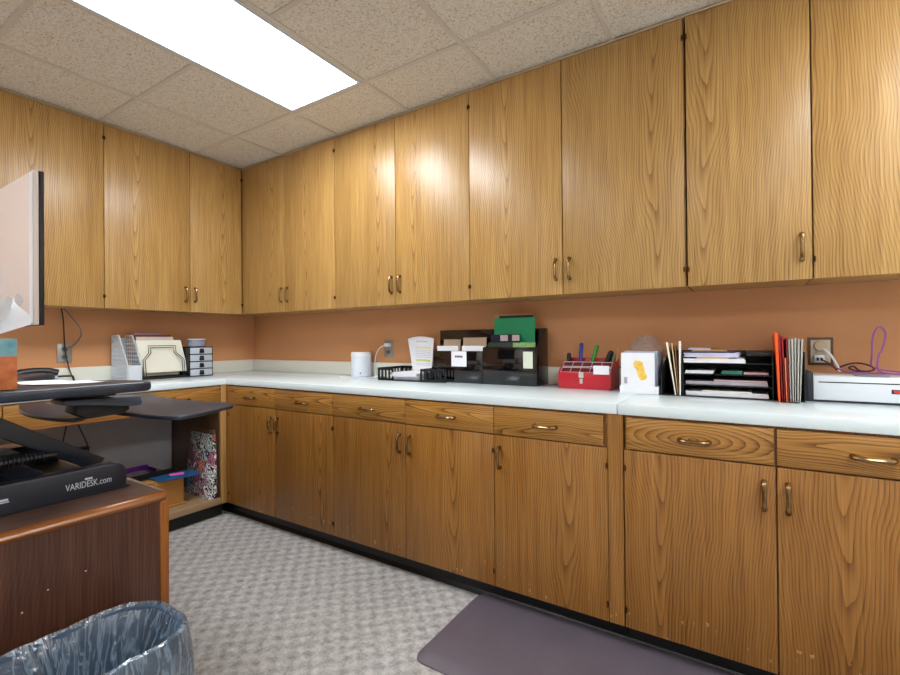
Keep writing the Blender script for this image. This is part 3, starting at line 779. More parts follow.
t = Thing('wooden_box', 'low pine wooden box on the shelf of the open unit', 'box', (0.38, -1.2, 0.135))
t.part('body', MB().box(0.20, 0.574, -1.50, -0.926, 0.150, 0.322, 0.003), box_wood)
t.part('plinth', MB().box(0.19, 0.586, -1.51, -0.916, 0.135, 0.1495, 0.003), box_wood)
one('binder', MB().box(0.335, 0.470, -1.40, -0.880, 0.3235, 0.331, 0.002), matt_black, 'flat black binder on the wooden box behind the blue folder', 'binder')
one('folder', MB().prism([(0.475, -1.10), (0.600, -1.09), (0.645, -0.855), (0.560, -0.825), (0.4745, -0.87)], 'z', 0.3235, 0.334, 0.001), mat('blue_folder', (28, 82, 128), 0.4), 'blue folder on the wooden box with a pink sticky note', 'folder')
one('sticky_note', MB().prism([(0.50, -0.985), (0.552, -1.0), (0.582, -0.925), (0.528, -0.905)], 'z', 0.3345, 0.3353), mat('pink_note', (236, 96, 190), 0.6), 'bright pink sticky note on the blue folder', 'sticky note')
t = Thing('letter_tray', 'purple plastic letter tray on the wooden box behind the black binder', 'tray', (0.265, -1.17, 0.3225))
pur = mat('purple_plastic', (112, 40, 158), 0.35)
t.part('base', MB().box(0.205, 0.330, -1.33, -0.985, 0.3225, 0.327, 0.001), pur)
t.part('side', MB().box(0.205, 0.209, -1.33, -0.985, 0.3275, 0.362, 0.001), pur)
t.part('side', MB().box(0.2095, 0.330, -1.33, -1.326, 0.3275, 0.352, 0.001), pur)
t.part('side', MB().box(0.2095, 0.330, -0.989, -0.985, 0.3275, 0.352, 0.001), pur)
one('paper_sheet', MB().box(0.215, 0.322, -1.31, -1.02, 0.3275, 0.331), mat('grey_paper', (186, 184, 196), 0.6), 'pale paper in the purple letter tray', 'paper')

cordm = mat('black_rubber_cord', (20, 18, 18), 0.5)
t = Thing('power_adapter', 'black power adapter hanging on two thin cords behind the desk riser', 'adapter', (0.05, -1.33, 0.50))
t.part('body', MB().box(0.024, 0.060, -1.385, -1.275, 0.508, 0.53, 0.004), matt_black)
t.part('cord', MB().tube(smooth([(0.05, -1.425, 0.50), (0.05, -1.41, 0.62), (0.05, -1.378, 0.776)], 6), 0.0035, 6), cordm)
t.part('cord', MB().tube(smooth([(0.05, -1.278, 0.45), (0.05, -1.285, 0.54), (0.05, -1.33, 0.67), (0.05, -1.36, 0.776)], 6), 0.0035, 6), cordm)

# ================================================================== LEFT COUNTER
Z = ZCT + 0.0006
# desk telephone
t = Thing('telephone', 'grey desk telephone with black handset on the left counter', 'telephone', (0.16, -1.605, Z))
t.part('base', MB().prism([(0.05, Z), (0.26, Z), (0.26, Z + 0.056), (0.05, Z + 0.085)], 'y', -1.70, -1.50, 0.006, 3), mat('pale_grey_phone', (176, 180, 196), 0.4, var=0.03))
hs = smooth([(0.225, -1.70, Z + 0.080), (0.22, -1.66, Z + 0.092), (0.22, -1.60, Z + 0.098), (0.22, -1.545, Z + 0.094), (0.225, -1.495, Z + 0.080)], 5)
nh = len(hs)
t.part('handset', MB().tube(hs, [0.026 if (i < 6 or i > nh - 7) else 0.023 for i in range(nh)], 12, 0.72), dark_plastic, 'black handset')
t.part('keypad', MB().box(0.085, 0.18, -1.66, -1.55, Z + 0.088, Z + 0.0925, 0.001), dark_plastic)
t.part('cord', MB().tube(smooth([(0.225, -1.72, Z + 0.085), (0.25, -1.76, Z + 0.05), (0.24, -1.74, Z + 0.008), (0.2, -1.715, Z + 0.01)], 6), 0.004, 6), cordm)

# wall outlets
def outlet(name_label, c, face, plate_m, w=0.078, h=0.125):
    """duplex outlet; face 'x' on the left wall, 'y' on the long wall"""
    t = Thing('wall_outlet', name_label, 'outlet', c, 0 if face == 'y' else PI / 2, 'wall outlets', world=False)
    t.part('plate', MB().box(-w / 2, w / 2, -0.007, -0.0006, -h / 2, h / 2, 0.002), plate_m)
    for s in (-1, 1):
        sk = t.part('socket', MB().prism([(q[0], q[1] + s * 0.026) for q in rrect(-0.017, 0.017, -0.014, 0.014, 0.009, 4)], 'y', -0.009, -0.0072, 0.0005, 1), ivory if plate_m is not steel else mat('grey_socket', (104, 100, 98), 0.5))
        sl = MB()
        for dx in (-0.006, 0.006): sl.box(dx - 0.001, dx + 0.001, -0.0096, -0.0088, s * 0.026 - 0.002, s * 0.026 + 0.006)
        t.sub(sk, 'slot', sl, matt_black)
    t.part('screw', MB().cyl((0, -0.0085, 0), 0.003, 0.0015, 10, 'y'), steel)
    return t
outlet('steel wall outlet above the telephone end of the left counter, with cables', (0, -1.392, 1.158), 'x', steel)
outlet('steel wall outlet above the white speaker', (1.60, 0, 1.165), 'y', steel)
ow = outlet('brown rimmed wall outlet with plugs above the laminating machine', (4.054, 0, 1.158), 'y', mat('brown_plate', (96, 66, 48), 0.45), 0.088, 0.122)
ow.part('insert', MB().box(-0.034, 0.034, -0.0085, -0.0071, -0.050, 0.050, 0.0005), ivory, 'ivory inner plate')

# cables down the left wall
one('power_cable', MB().tube(smooth([(0.02, -1.412, 1.452), (0.022, -1.402, 1.36), (0.026, -1.398, 1.22), (0.03, -1.385, 1.10), (0.045, -1.365, 1.0), (0.06, -1.36, Z + 0.006)], 8), 0.0038, 8), cordm, 'black cable hanging from the left wall cabinet to the counter', 'cable')
one('coaxial_cable', MB().tube(smooth([(0.02, -1.40, 1.452), (0.03, -1.365, 1.40), (0.045, -1.325, 1.33), (0.05, -1.318, 1.27), (0.035, -1.35, 1.21), (0.013, -1.395, 1.185)], 8), 0.0045, 8), mat('grey_cable', (128, 118, 108), 0.5), 'grey curved cable plugged into the steel outlet on the left wall', 'cable')
sw = MB()
sw.tube(smooth([(0.10, -1.50, Z + 0.046), (0.115, -1.43, Z + 0.05), (0.12, -1.385, Z + 0.047)], 5), 0.006, 8)
sw.tube(smooth([(0.12, -1.50, Z + 0.03), (0.14, -1.43, Z + 0.014), (0.15, -1.375, Z + 0.004)], 5), 0.004, 8)
sw.tube([(0.12, -1.385, Z + 0.047), (0.14, -1.38, Z + 0.003)], 0.005, 8)
one('cable_bracket', sw, cordm, 'small black cord loop on the counter between telephone and outlet', 'cord')

# white perforated magazine file
t = Thing('magazine_file', 'white perforated metal magazine file on the left counter', 'file holder', (0.15, -1.09, Z))
wm = mat('white_enamel_mesh', (214, 222, 230), 0.4, var=0.02)
def file_side(y0, y1):
    m = MB()
    out = [(0.030, Z + 0.005), (0.262, Z + 0.005), (0.262, Z + 0.105), (0.13, Z + 0.310), (0.030, Z + 0.310)]
    def inside(x, z): return z < Z + 0.310 and (x < 0.13 or z < Z + 0.105 + (0.262 - x) * 0.205 / 0.132)
    step = 0.028
    # solid rim
    n = len(out)
    for i in range(n):
        a, b = Vector((out[i][0], (y0 + y1) / 2, out[i][1])), Vector((out[(i + 1) % n][0], (y0 + y1) / 2, out[(i + 1) % n][1]))
        m.tube([a, b], 0.0045, 6)
    x = 0.030 + step
    while x < 0.260:
        zt = Z + 0.310 if x < 0.13 else Z + 0.105 + (0.262 - x) * 0.205 / 0.132
        m.box(x - 0.005, x + 0.005, y0, y1, Z, zt); x += step
    z = Z + step
    while z < Z + 0.305:
        xe = 0.262 if z < Z + 0.105 else 0.262 - (z - Z - 0.105) * 0.132 / 0.205
        m.box(0.030, xe, y0 + 0.0003, y1 - 0.0003, z - 0.005, z + 0.005); z += step
    return m
t.part('side', file_side(-1.131, -1.129), wm, sm=False)
t.part('side', file_side(-1.047, -1.045), wm, sm=False)
t.part('front', MB().box(0.2672, 0.270, -1.128, -1.048, Z, Z + 0.104, 0.001), wm)
t.part('back', MB().box(0.0225, 0.025, -1.128, -1.048, Z, Z + 0.294, 0.001), wm)
t.part('bottom', MB().box(0.036, 0.256, -1.128, -1.048, Z, Z + 0.002), wm)

# leaning file stand
def lean(y0, y1, xb, zb, xt, zt, th=0.002, cut=None):
    """card leaning back: bottom edge at (xb, zb), top edge at (xt, zt)"""
    m = MB(); d = Vector((xt - xb, zt - zb)).normalized(); nr = Vector((d.y, -d.x)) * th
    return m.prism([(xb, zb), (xt, zt), (xt - nr.x, zt - nr.y), (xb - nr.x, zb - nr.y)], 'y', y0, y1, 0.0)
def prism_y(pts, y0, y1): return MB().prism(pts, 'y', y0, y1)
t = Thing('file_stand', 'black wire stand holding leaning file folders on the left counter', 'file stand', (0.19, -0.89, Z))
t.part('base', MB().box(0.10, 0.27, -1.04, -0.735, Z, Z + 0.012, 0.003), matt_black)
t.part('rest', MB().box(0.085, 0.099, -1.03, -0.745, Z, Z + 0.20, 0.002), dark_plastic)
wr = MB()
for off in (0.0, 0.014):
    P = [(0.268 - 0.002 * off, -1.03 + off, Z + 0.008), (0.248, -1.03 + off, Z + 0.135), (0.232, -0.985 + off, Z + 0.185), (0.222, -0.985 + off, Z + 0.235 - off), (0.222, -0.80 - off, Z + 0.235 - off), (0.232, -0.80 - off, Z + 0.185), (0.248, -0.752 - off, Z + 0.135), (0.268, -0.752 - off, Z + 0.008)]
    wr.tube(P, 0.0026, 6)
t.part('wire_frame', wr, matt_black)
def leaning_folder(name, m, lab, y0a, y1a, y0b, y1b, xb, zb, xt, zt, th=0.003, cat='folder', grp=None):
    d = Vector((xt - xb, 0, zt - zb)).normalized(); nr = Vector((d.z, 0, -d.x)) * th
    A = [Vector((xb, y0a, zb)), Vector((xb, y1a, zb)), Vector((xt, y1b, zt)), Vector((xt, y0b, zt))]
    B = [q - nr for q in A]
    mb = MB().add(A + B, [(0, 1, 2, 3), (7, 6, 5, 4), (0, 4, 5, 1), (1, 5, 6, 2), (2, 6, 7, 3), (3, 7, 4, 0)])
    return one(name, mb, m, lab, cat, grp, sm=False)
FG = 'folders leaning on the left counter stand'
leaning_folder('folder', cream, 'cream file folder leaning at the front of the wire stand', -1.015, -0.715, -1.055, -0.750, 0.236, Z + 0.045, 0.196, Z + 0.275, 0.004, grp=FG)
leaning_folder('folder', mat('beige_folder', (206, 196, 184), 0.6), 'beige folder just behind the cream folder in the wire stand', -1.005, -0.76, -1.038, -0.79, 0.205, Z + 0.02, 0.165, Z + 0.300, 0.004, grp=FG)
leaning_folder('folder', mat('maroon_folder', (122, 52, 62), 0.55), 'maroon folder behind the beige folder in the wire stand', -0.99, -0.77, -1.036, -0.79, 0.170, Z + 0.02, 0.135, Z + 0.316, 0.004, grp=FG)
leaning_folder('folder', mat('mauve_folder', (176, 146, 156), 0.55), 'mauve folder at the back of the wire stand', -0.99, -0.80, -1.03, -0.85, 0.145, Z + 0.02, 0.108, Z + 0.333, 0.004, grp=FG)

# mini drawers
t = Thing('drawer_organizer', 'small black organizer with four clear drawers on the left counter', 'organizer', (0.20, -0.635, Z))
fz = MB(); y0, y1, xb, xf = -0.727, -0.548, 0.10, 0.278; H = 0.224
for k in range(5): fz.box(xb, xf, y0, y1, Z + k * (H - 0.006) / 4, Z + k * (H - 0.006) / 4 + 0.006)
fz.box(xb, xf, y0, y0 + 0.005, Z, Z + H).box(xb, xf, y1 - 0.005, y1, Z, Z + H).box(xb, xb + 0.004, y0, y1, Z, Z + H)
t.part('frame', fz, matt_black, sm=False)
cld = mat('smoky_clear_plastic', (188, 196, 208), 0.22, var=0.05, scale=30)
for k in range(4):
    za = Z + k * (H - 0.006) / 4 + 0.0065
    d = t.part('drawer', MB().box(xb + 0.006, xf + 0.001, y0 + 0.006, y1 - 0.006, za, za + 0.0465, 0.002), cld)
    yc = (y0 + y1) / 2
    t.sub(d, 'handle', MB().prism([(yc - 0.018, za + 0.006), (yc + 0.018, za + 0.006), (yc + 0.014, za + 0.040), (yc - 0.014, za + 0.040)], 'x', xf + 0.0015, xf + 0.012, 0.003), matt_black, 'black handle')
t = Thing('clip_container', 'round clear container of clips on top of the small black drawers', 'container', (0.19, -0.628, Z + H + 0.0005))
t.part('jar', MB().lathe((0.19, -0.628, Z + H + 0.0005), [(0.0, 0), (0.058, 0), (0.062, 0.004), (0.062, 0.045), (0.058, 0.05), (0.0, 0.05)], 28), mat('frosted_container', (170, 178, 200), 0.2, trans=0.3))
t.part('lid', MB().lathe((0.19, -0.628, Z + H + 0.0505), [(0.0, 0), (0.064, 0), (0.064, 0.009), (0.05, 0.012), (0, 0.012)], 28), mat('pale_lid', (190, 194, 210), 0.3))

# ================================================================== LONG COUNTER
t = Thing('smart_speaker', 'white cylindrical speaker on the long counter below the outlet', 'speaker', (1.425, -0.105, Z))
sc_ = (1.425, -0.105, Z)
t.part('body', MB().lathe(sc_, [(0, 0), (0.066, 0), (0.071, 0.004), (0.0725, 0.012), (0.0725, 0.148)], 40), mat('white_fabric', (222, 228, 238), 0.6, var=0.02, bump=0.2, bscale=700))
t.part('top_cap', MB().lathe(sc_, [(0.0735, 0.148), (0.0735, 0.166), (0.070, 0.175), (0.060, 0.1775), (0, 0.178)], 40), white_pl)
t.part('button', MB().cyl((1.425 + 0.045, -0.105 - 0.0595, Z + 0.028), 0.005, 0.003, 12, 'y'), matt_black)
one('speaker_cable', MB().tube(smooth([(1.355, -0.25, Z + 0.004), (1.42, -0.235, Z + 0.004), (1.49, -0.24, Z + 0.005), (1.56, -0.25, Z + 0.005), (1.63, -0.22, Z + 0.006), (1.66, -0.17, Z + 0.02)], 7), 0.0032, 8), white_pl, 'white cable lying in front of the white speaker', 'cable')
t = Thing('power_plug', 'white plug in the steel outlet with its cable dropping behind the tray', 'plug', (1.59, -0.03, 1.18))
t.part('plug', MB().box(1.585, 1.63, -0.042, -0.011, 1.178, 1.203, 0.005, 3), white_pl)
t.part('cable', MB().tube(smooth([(1.587, -0.030, 1.19), (1.545, -0.045, 1.165), (1.515, -0.05, 1.11), (1.51, -0.055, 1.02), (1.525, -0.06, Z + 0.004), (1.58, -0.09, Z + 0.004)], 7), 0.003, 8), white_pl)

# letter tray with papers
t = Thing('letter_tray', 'black slatted letter tray of papers beside the white speaker', 'tray', (1.90, -0.15, Z))
def slat(axis, a0, a1, c, h0=0.0, h1=0.082):
    m = MB(); P = (lambda s0, s1, z0, z1: m.box(s0, s1, c - 0.003, c + 0.003, z0, z1)) if axis == 'x' else (lambda s0, s1, z0, z1: m.box(c - 0.003, c + 0.003, s0, s1, z0, z1))
    P(a0, a1, Z + h0, Z + h0 + 0.016); P(a0, a1, Z + h1 - 0.016, Z + h1)
    k = max(2, round((a1 - a0) / 0.034))
    for i in range(k + 1):
        q = a0 + (a1 - a0 - 0.010) * i / k
        P(q, q + 0.010, Z + h0, Z + h1)
    return m
t.part('front', slat('x', 1.738, 1.868, -0.277), matt_black, sm=False)
t.part('side', slat('y', -0.273, -0.035, 1.741), matt_black, sm=False)
t.part('side', slat('y', -0.262, -0.035, 2.102), matt_black, sm=False)
wing = slat('x', 0, 0.172, 0.0); wv_ = MB(); Rw = Matrix.Translation((2.092, -0.290, 0)) @ Matrix.Rotation(0.20, 4, 'Z')
wv_.add([Rw @ q for q in wing.v], wing.f)
t.part('front', wv_, matt_black, sm=False)
t.part('back', slat('x', 1.745, 2.081, -0.034), matt_black, sm=False)
t.part('bottom', MB().box(1.745, 2.081, -0.274, -0.038, Z, Z + 0.004), matt_black)
random.seed(3)
for i, (a, b, c, d, z, l, m_) in enumerate(((1.775, 2.05, -0.25, -0.045, 0.006, 'stack of white papers at the bottom of the small letter tray', paper), (1.876, 2.072, -0.30, -0.06, 0.0305, 'white papers sticking out of the front of the small letter tray', paper))):
    m = MB()
    for k in range(6):
        s = random.uniform(-0.004, 0.004)
        m.box(a + s, b + s, c + s, d + s, Z + z + k * 0.004, Z + z + k * 0.004 + 0.0036)
    one('paper_stack', m, m_, l, 'paper', sm=False)
one('notebook', MB().box(1.760, 1.853, -0.2, -0.06, Z + 0.031, Z + 0.047, 0.002), mat('lilac_grey', (150, 146, 168), 0.5), 'lilac grey booklet in the small letter tray', 'notebook')

# standing sheet with highlighted lines
t = Thing('paper_sheet', 'white typed sheet with yellow and green highlighted lines standing in the letter tray', 'paper', (2.02, -0.10, Z + 0.056))
sh = MB()
def sheet_pt(u, v, o=0.0):
    # u across, v up; leans back, the top is wider and rounded
    xl, xr = 1.908 - 0.066 * v, 2.062 - 0.006 * v
    z = Z + 0.056 + (0.228 - 0.016 * (2 * u - 1) ** 2 * (1 if v > 0.5 else 1)) * v
    return Vector((xl + (xr - xl) * u, -0.125 + 0.035 * v - 0.010 * math.sin(PI * u) - o, z))
sh.sheet(lambda u, v: sheet_pt(u, v), 12, 12); sh.sheet(lambda u, v: sheet_pt(u, v, -0.0015), 12, 12)
t.part('page', sh, paper, angle=80)
def stripe(u0, u1, v0, v1): return MB().sheet(lambda u, v: sheet_pt(u0 + (u1 - u0) * u, v0 + (v1 - v0) * v, 0.0012), 8, 1)
hl_y = mat('yellow_highlight', (238, 222, 150), 0.7); hl_g = mat('green_highlight', (206, 216, 130), 0.7); ink = mat('grey_print', (170, 172, 188), 0.7)
t.part('highlight', stripe(0.30, 0.92, 0.66, 0.70), hl_y, 'yellow highlighted line', angle=80); t.part('highlight', stripe(0.28, 0.92, 0.28, 0.34), hl_g, 'green highlighted line', angle=80)
tl = MB()
for v0 in (0.84, 0.865, 0.60, 0.55, 0.50, 0.45, 0.40, 0.22, 0.17): m = stripe(0.34 if v0 > 0.8 else 0.28, 0.80 if v0 > 0.8 else 0.92, v0, v0 + 0.010); tl.add(m.v, m.f)
t.part('printed_lines', tl, ink, angle=80)

# black acrylic file holder
t = Thing('file_holder', 'glossy black two pocket file holder on the long counter', 'file holder', (2.48, -0.14, Z))
FX0, FXm, FX1, FYf, FYb = 2.140, 2.487, 2.822, -0.215, -0.045
t.part('back_panel', MB().box(FX0 - 0.06, FX1, FYb - 0.006, FYb, Z, Z + 0.322, 0.002), gloss_black)
t.part('bottom', MB().box(FX0, FX1 - 0.007, FYf + 0.004, FYb - 0.007, Z, Z + 0.005), gloss_black)
t.part('pocket_front', MB().box(FX0, FXm - 0.001, FYf, FYf + 0.004, Z, Z + 0.192, 0.001), gloss_black)
t.part('pocket_front', MB().box(FXm + 0.001, FX1 - 0.0065, FYf, FYf + 0.004, Z, Z + 0.215, 0.001), gloss_black)
side_p = [(FYf, Z), (FYb - 0.0065, Z), (FYb - 0.0065, Z + 0.322), (FYb - 0.03, Z + 0.322), (FYf, Z + 0.215)]
t.part('side_panel', MB().prism(side_p, 'x', FX1 - 0.006, FX1, 0.0015), gloss_black)
t.part('side_panel', MB().prism([(FYf + 0.004, Z), (FYb - 0.0065, Z), (FYb - 0.0065, Z + 0.26), (FYf + 0.004, Z + 0.19)], 'x', FX0, FX0 + 0.004, 0.0012), gloss_black)
t.part('divider', MB().prism([(FYf + 0.0045, Z + 0.006), (FYb - 0.0065, Z + 0.006), (FYb - 0.0065, Z + 0.27), (FYf + 0.0045, Z + 0.20)], 'x', FXm - 0.002, FXm + 0.002), gloss_black)
lb = t.part('label', MB().box(2.272, 2.378, FYf - 0.0012, FYf - 0.0003, Z + 0.098, Z + 0.190, 0.0), paper, 'white paper label with dark print')
dk_ = mat('dark_print', (52, 52, 66), 0.7); lp = MB()
lx = 2.298
for wd in (0.014, 0.010, 0.012, 0.008, 0.010): lp.box(lx, lx + wd * 0.8, FYf - 0.0018, FYf - 0.0013, Z + 0.152, Z + 0.164); lx += wd
t.sub(lb, 'print', lp, dk_, sm=False)
t.part('label', MB().box(2.742, 2.798, FYf - 0.0012, FYf - 0.0003, Z + 0.098, Z + 0.190), mat('pale_green_note', (216, 222, 204), 0.65), 'pale green paper note')
EG = 'cards in the black file holder'
def card(name, m, lab, x0, x1, y, z0, z1, th=0.004, tilt=0.0, cat='card', grp=EG):
    mb = MB().prism([(y, z0), (y + tilt, z1), (y + tilt + th, z1), (y + th, z0)], 'x', x0, x1)
    return one(name, mb, m, lab, cat, grp, sm=False)
card('envelope', tan_card, 'tan envelope at the left end of the black file holder', 2.146, 2.270, -0.125, Z + 0.01, Z + 0.262, tilt=0.02, cat='envelope')
card('envelope', tan_card, 'tan envelope left of the divider in the black file holder', 2.292, 2.455, -0.125, Z + 0.01, Z + 0.272, tilt=0.02, cat='envelope')
card('index_card', paper, 'white card before the tan envelope at the left end of the file holder', 2.150, 2.302, -0.198, Z + 0.01, Z + 0.222, tilt=0.01)
card('index_card', paper, 'white card before the tan envelope left of the divider', 2.330, 2.482, -0.198, Z + 0.01, Z + 0.222, tilt=0.01)
card('folder', manila, 'tan folder behind the green folder in the file holder', 2.492, 2.735, -0.085, Z + 0.01, Z + 0.410, tilt=0.02, cat='folder')
card('binder', matt_black, 'black folder edge between tan and green folders', 2.53, 2.745, -0.098, Z + 0.01, Z + 0.400, tilt=0.02, cat='folder')
card('folder', mat('bright_green', (20, 150, 98), 0.5), 'bright green folder in the right pocket of the file holder', 2.505, 2.765, -0.115, Z + 0.01, Z + 0.385, tilt=0.02, cat='folder')
phs = card('photo_strip', mat('dark_photo', (44, 40, 58), 0.25), 'strip of small photographs in front of the green folder', 2.500, 2.690, -0.150, Z + 0.01, Z + 0.288, tilt=0.015, cat='photo')
pm_ = MB().box(2.567, 2.615, -0.1400, -0.1395, Z + 0.25, Z + 0.284).box(2.642, 2.688, -0.1400, -0.1395, Z + 0.25, Z + 0.284)
o = link('print', pm_, mat('pale_photo', (196, 178, 186), 0.3), phs, phs.location, sm=False)
o.location.y -= 0.002
card('leaflet', mat('dark_green_leaflet', (44, 62, 46), 0.4), 'dark green leaflet in the right pocket of the file holder', 2.498, 2.655, -0.175, Z + 0.01, Z + 0.240, tilt=0.01, cat='leaflet')
card('leaflet', mat('pale_green_leaflet', (140, 184, 112), 0.5, var=0.2, scale=60), 'pale green leaflet in the right pocket of the file holder', 2.660, 2.795, -0.180, Z + 0.01, Z + 0.240, tilt=0.01, cat='leaflet')

# red metal box with stepped compartments
t = Thing('metal_box', 'red metal box with open stepped compartments and a silver latch', 'box', (3.08, -0.13, Z))
red = mat('red_enamel', (186, 28, 44), 0.3, var=0.04); dred = mat('dark_red', (96, 18, 26), 0.5, var=0.1); wht = mat('white_trim', (222, 214, 214), 0.5)
RX0, RX1, RYf, RYb = 2.944, 3.212, -0.222, -0.045
t.part('front', MB().box(RX0, RX1, RYf, RYf + 0.003, Z, Z + 0.086, 0.001), red)
t.part('back', MB().box(RX0, RX1, RYb - 0.003, RYb, Z, Z + 0.155, 0.001), red)
sp_ = [(RYf + 0.0032, Z), (RYb - 0.0032, Z), (RYb - 0.0032, Z + 0.155), (RYf + 0.05, Z + 0.12), (RYf + 0.0032, Z + 0.086)]
for xa in (RX0, RX1 - 0.003): t.part('side', MB().prism(sp_, 'x', xa, xa + 0.003, 0.0005, 1), red)
t.part('bottom', MB().box(RX0 + 0.004, RX1 - 0.004, RYf + 0.004, RYb - 0.004, Z, Z + 0.003), red)
for r_i, (yy, zt) in enumerate(((RYf + 0.022, 0.094), (RYf + 0.060, 0.122))):
    st = t.part('compartment_row', MB().prism([(yy - 0.012, Z + 0.004), (yy + 0.012, Z + 0.004), (yy + 0.020, Z + zt + 0.012), (yy - 0.012, Z + zt - 0.010)], 'x', RX0 + 0.006, RX1 - 0.006), dred, 'dark red compartment row')
    tr_ = MB()
    tr_.tube([(RX0 + 0.006, yy - 0.012, Z + zt - 0.009), (RX1 - 0.006, yy - 0.012, Z + zt - 0.009)], 0.0016, 6)
    tr_.tube([(RX0 + 0.006, yy + 0.020, Z + zt + 0.013), (RX1 - 0.006, yy + 0.020, Z + zt + 0.013)], 0.0016, 6)
    for k in range(6):
        xx = RX0 + 0.008 + (RX1 - RX0 - 0.016) * k / 5
        tr_.tube([(xx, yy - 0.012, Z + zt - 0.009), (xx, yy + 0.020, Z + zt + 0.013)], 0.0011, 5)
    t.sub(st, 'trim', tr_, wht, 'white divider trim')
t.part('latch', MB().box(3.052, 3.078, RYf - 0.004, RYf - 0.0005, Z + 0.058, Z + 0.088, 0.002).box(3.057, 3.073, RYf - 0.003, RYf - 0.0005, Z + 0.028, Z + 0.054, 0.002).cyl((3.065, RYf - 0.006, Z + 0.043), 0.004, 0.002, 10, 'y'), mat('silver_latch', (206, 200, 196), 0.3, metal=0.6), 'silver latch')
one('note_card', MB().box(3.128, 3.206, RYf - 0.0045, RYf - 0.0035, Z + 0.078, Z + 0.122, mtx=None), paper, 'small white card propped on the front of the red box', 'card')
# pens in the rear of the red box
def pen(name, lab, x, y, lean_x, L_, r, m, cat='pen', zb=Z + 0.0045, capm=None):
    p0 = Vector((x, y, zb)); d = Vector((lean_x, 0.02, L_)).normalized()
    mb = MB().tube([p0, p0 + d * 0.004, p0 + d * L_ * 0.96, p0 + d * L_], [r * 0.8, r, r, r * 0.55], 12)
    return one(name, mb, m, lab, cat, 'pens and markers in the red box')
pen('marker', 'black marker at the left end of the red box', 2.955, -0.085, -0.004, 0.178, 0.012, matt_black, 'marker')
pen('marker', 'blue marker standing in the red box', 3.012, -0.085, 0.010, 0.232, 0.0105, mat('blue_marker', (40, 50, 150), 0.4), 'marker')
pen('marker', 'green marker leaning in the red box', 3.045, -0.085, 0.066, 0.230, 0.011, mat('green_marker', (50, 146, 50), 0.4), 'marker')
pen('scissors', 'black thick handled tool leaning in the red box', 3.105, -0.085, 0.085, 0.205, 0.015, matt_black, 'tool')
pen('pencil', 'orange pencil at the right end of the red box', 3.192, -0.100, 0.030, 0.215, 0.0042, mat('orange_pencil', (206, 140, 86), 0.5), 'pencil')
pen('pencil', 'green pencil beside the orange pencil in the red box', 3.176, -0.112, 0.025, 0.175, 0.0055, mat('green_pencil', (60, 130, 80), 0.5), 'pencil')

# white card box
t = Thing('card_box', 'low white cardboard box holding cards beside the paper organizer', 'box', (3.36, -0.19, Z))
CX0, CX1, CYf, CYb = 3.272, 3.442, -0.298, -0.06
t.part('front', MB().box(CX0, CX1, CYf, CYf + 0.003, Z, Z + 0.036, 0.0008), paper)
for xa in (CX0, CX1 - 0.003): t.part('side', MB().box(xa, xa + 0.003, CYf + 0.0032, CYb - 0.0032, Z, Z + 0.036), paper)
t.part('back', MB().box(CX0, CX1, CYb - 0.003, CYb, Z, Z + 0.16, 0.0008), paper)
t.part('bottom', MB().box(CX0 + 0.004, CX1 - 0.004, CYf + 0.004, CYb - 0.004, Z, Z + 0.003), paper)
t = Thing('greeting_card', 'white card with a yellow flower mark at the front of the card box', 'card', (3.355, -0.29, Z + 0.004))
t.part('card', MB().prism([(-0.292, Z + 0.004), (-0.288, Z + 0.190), (-0.286, Z + 0.190), (-0.290, Z + 0.004)], 'x', 3.277, 3.425), paper)
yl = mat('yellow_paint', (250, 198, 84), 0.6, var=0.2, scale=50)
def blob(cx, cz, rx, rz, y=-0.2912, n=14, seed=0):
    pts = [(cx + rx * math.cos(2 * PI * i / n) * (0.85 + 0.2 * noise.noise(Vector((i * 1.7, seed, 0)))), cz + rz * math.sin(2 * PI * i / n)) for i in range(n)]
    return MB().prism(pts, 'y', y, y + 0.0008)
fl = MB().prism([(3.334, Z + 0.142), (3.340, Z + 0.152), (3.356, Z + 0.153), (3.372, Z + 0.147), (3.378, Z + 0.128), (3.384, Z + 0.100), (3.392, Z + 0.078), (3.386, Z + 0.066), (3.368, Z + 0.062), (3.356, Z + 0.074), (3.350, Z + 0.096), (3.346, Z + 0.112), (3.337, Z + 0.122)], 'y', -0.2912, -0.2904)
t.part('flower_mark', fl, yl, 'yellow painted mark', sm=False)
t.part('print', MB().box(3.291, 3.305, -0.2925, -0.2918, Z + 0.045, Z + 0.075), ink)
gc = mat('grey_card', (172, 178, 196), 0.5)
for k in range(5):
    one('card_packet', MB().box(3.285 + 0.004 * k, 3.434, -0.268 + 0.034 * k, -0.242 + 0.034 * k, Z + 0.004, Z + 0.196 - 0.002 * k + 0.004 * (k % 2), 0.001), gc,
        ['grey card packet nearest the yellow marked card', 'second grey card packet from the front of the card box', 'middle grey card packet in the card box', 'fourth grey card packet in the card box', 'rearmost grey card packet in the card box'][k], 'card', 'card packets in the white box')
def bagf(u, v):
    a = u * 2 * PI
    s = 1 - v
    x = 3.368 + (0.082 * math.cos(a)) * (0.35 + 0.65 * s) + 0.012 * noise.noise(Vector((math.cos(a) * 2, math.sin(a) * 2, v * 4)))
    y = -0.165 + (0.085 * math.sin(a)) * (0.3 + 0.7 * s) + 0.010 * noise.noise(Vector((math.cos(a) * 2 + 7, math.sin(a) * 2, v * 4)))
    return Vector((x, y, Z + 0.2035 + 0.068 * v + 0.010 * (1 - s) * noise.noise(Vector((a, 3, 0)))))
bm_ = MB().sheet(bagf, 40, 10)
one('plastic_bag', bm_, film('clear_bag_film', (214, 190, 176), 0.14, 0.2, 0.4, 0.8, 60), 'crumpled clear plastic bag on top of the card packets', 'bag', angle=40)

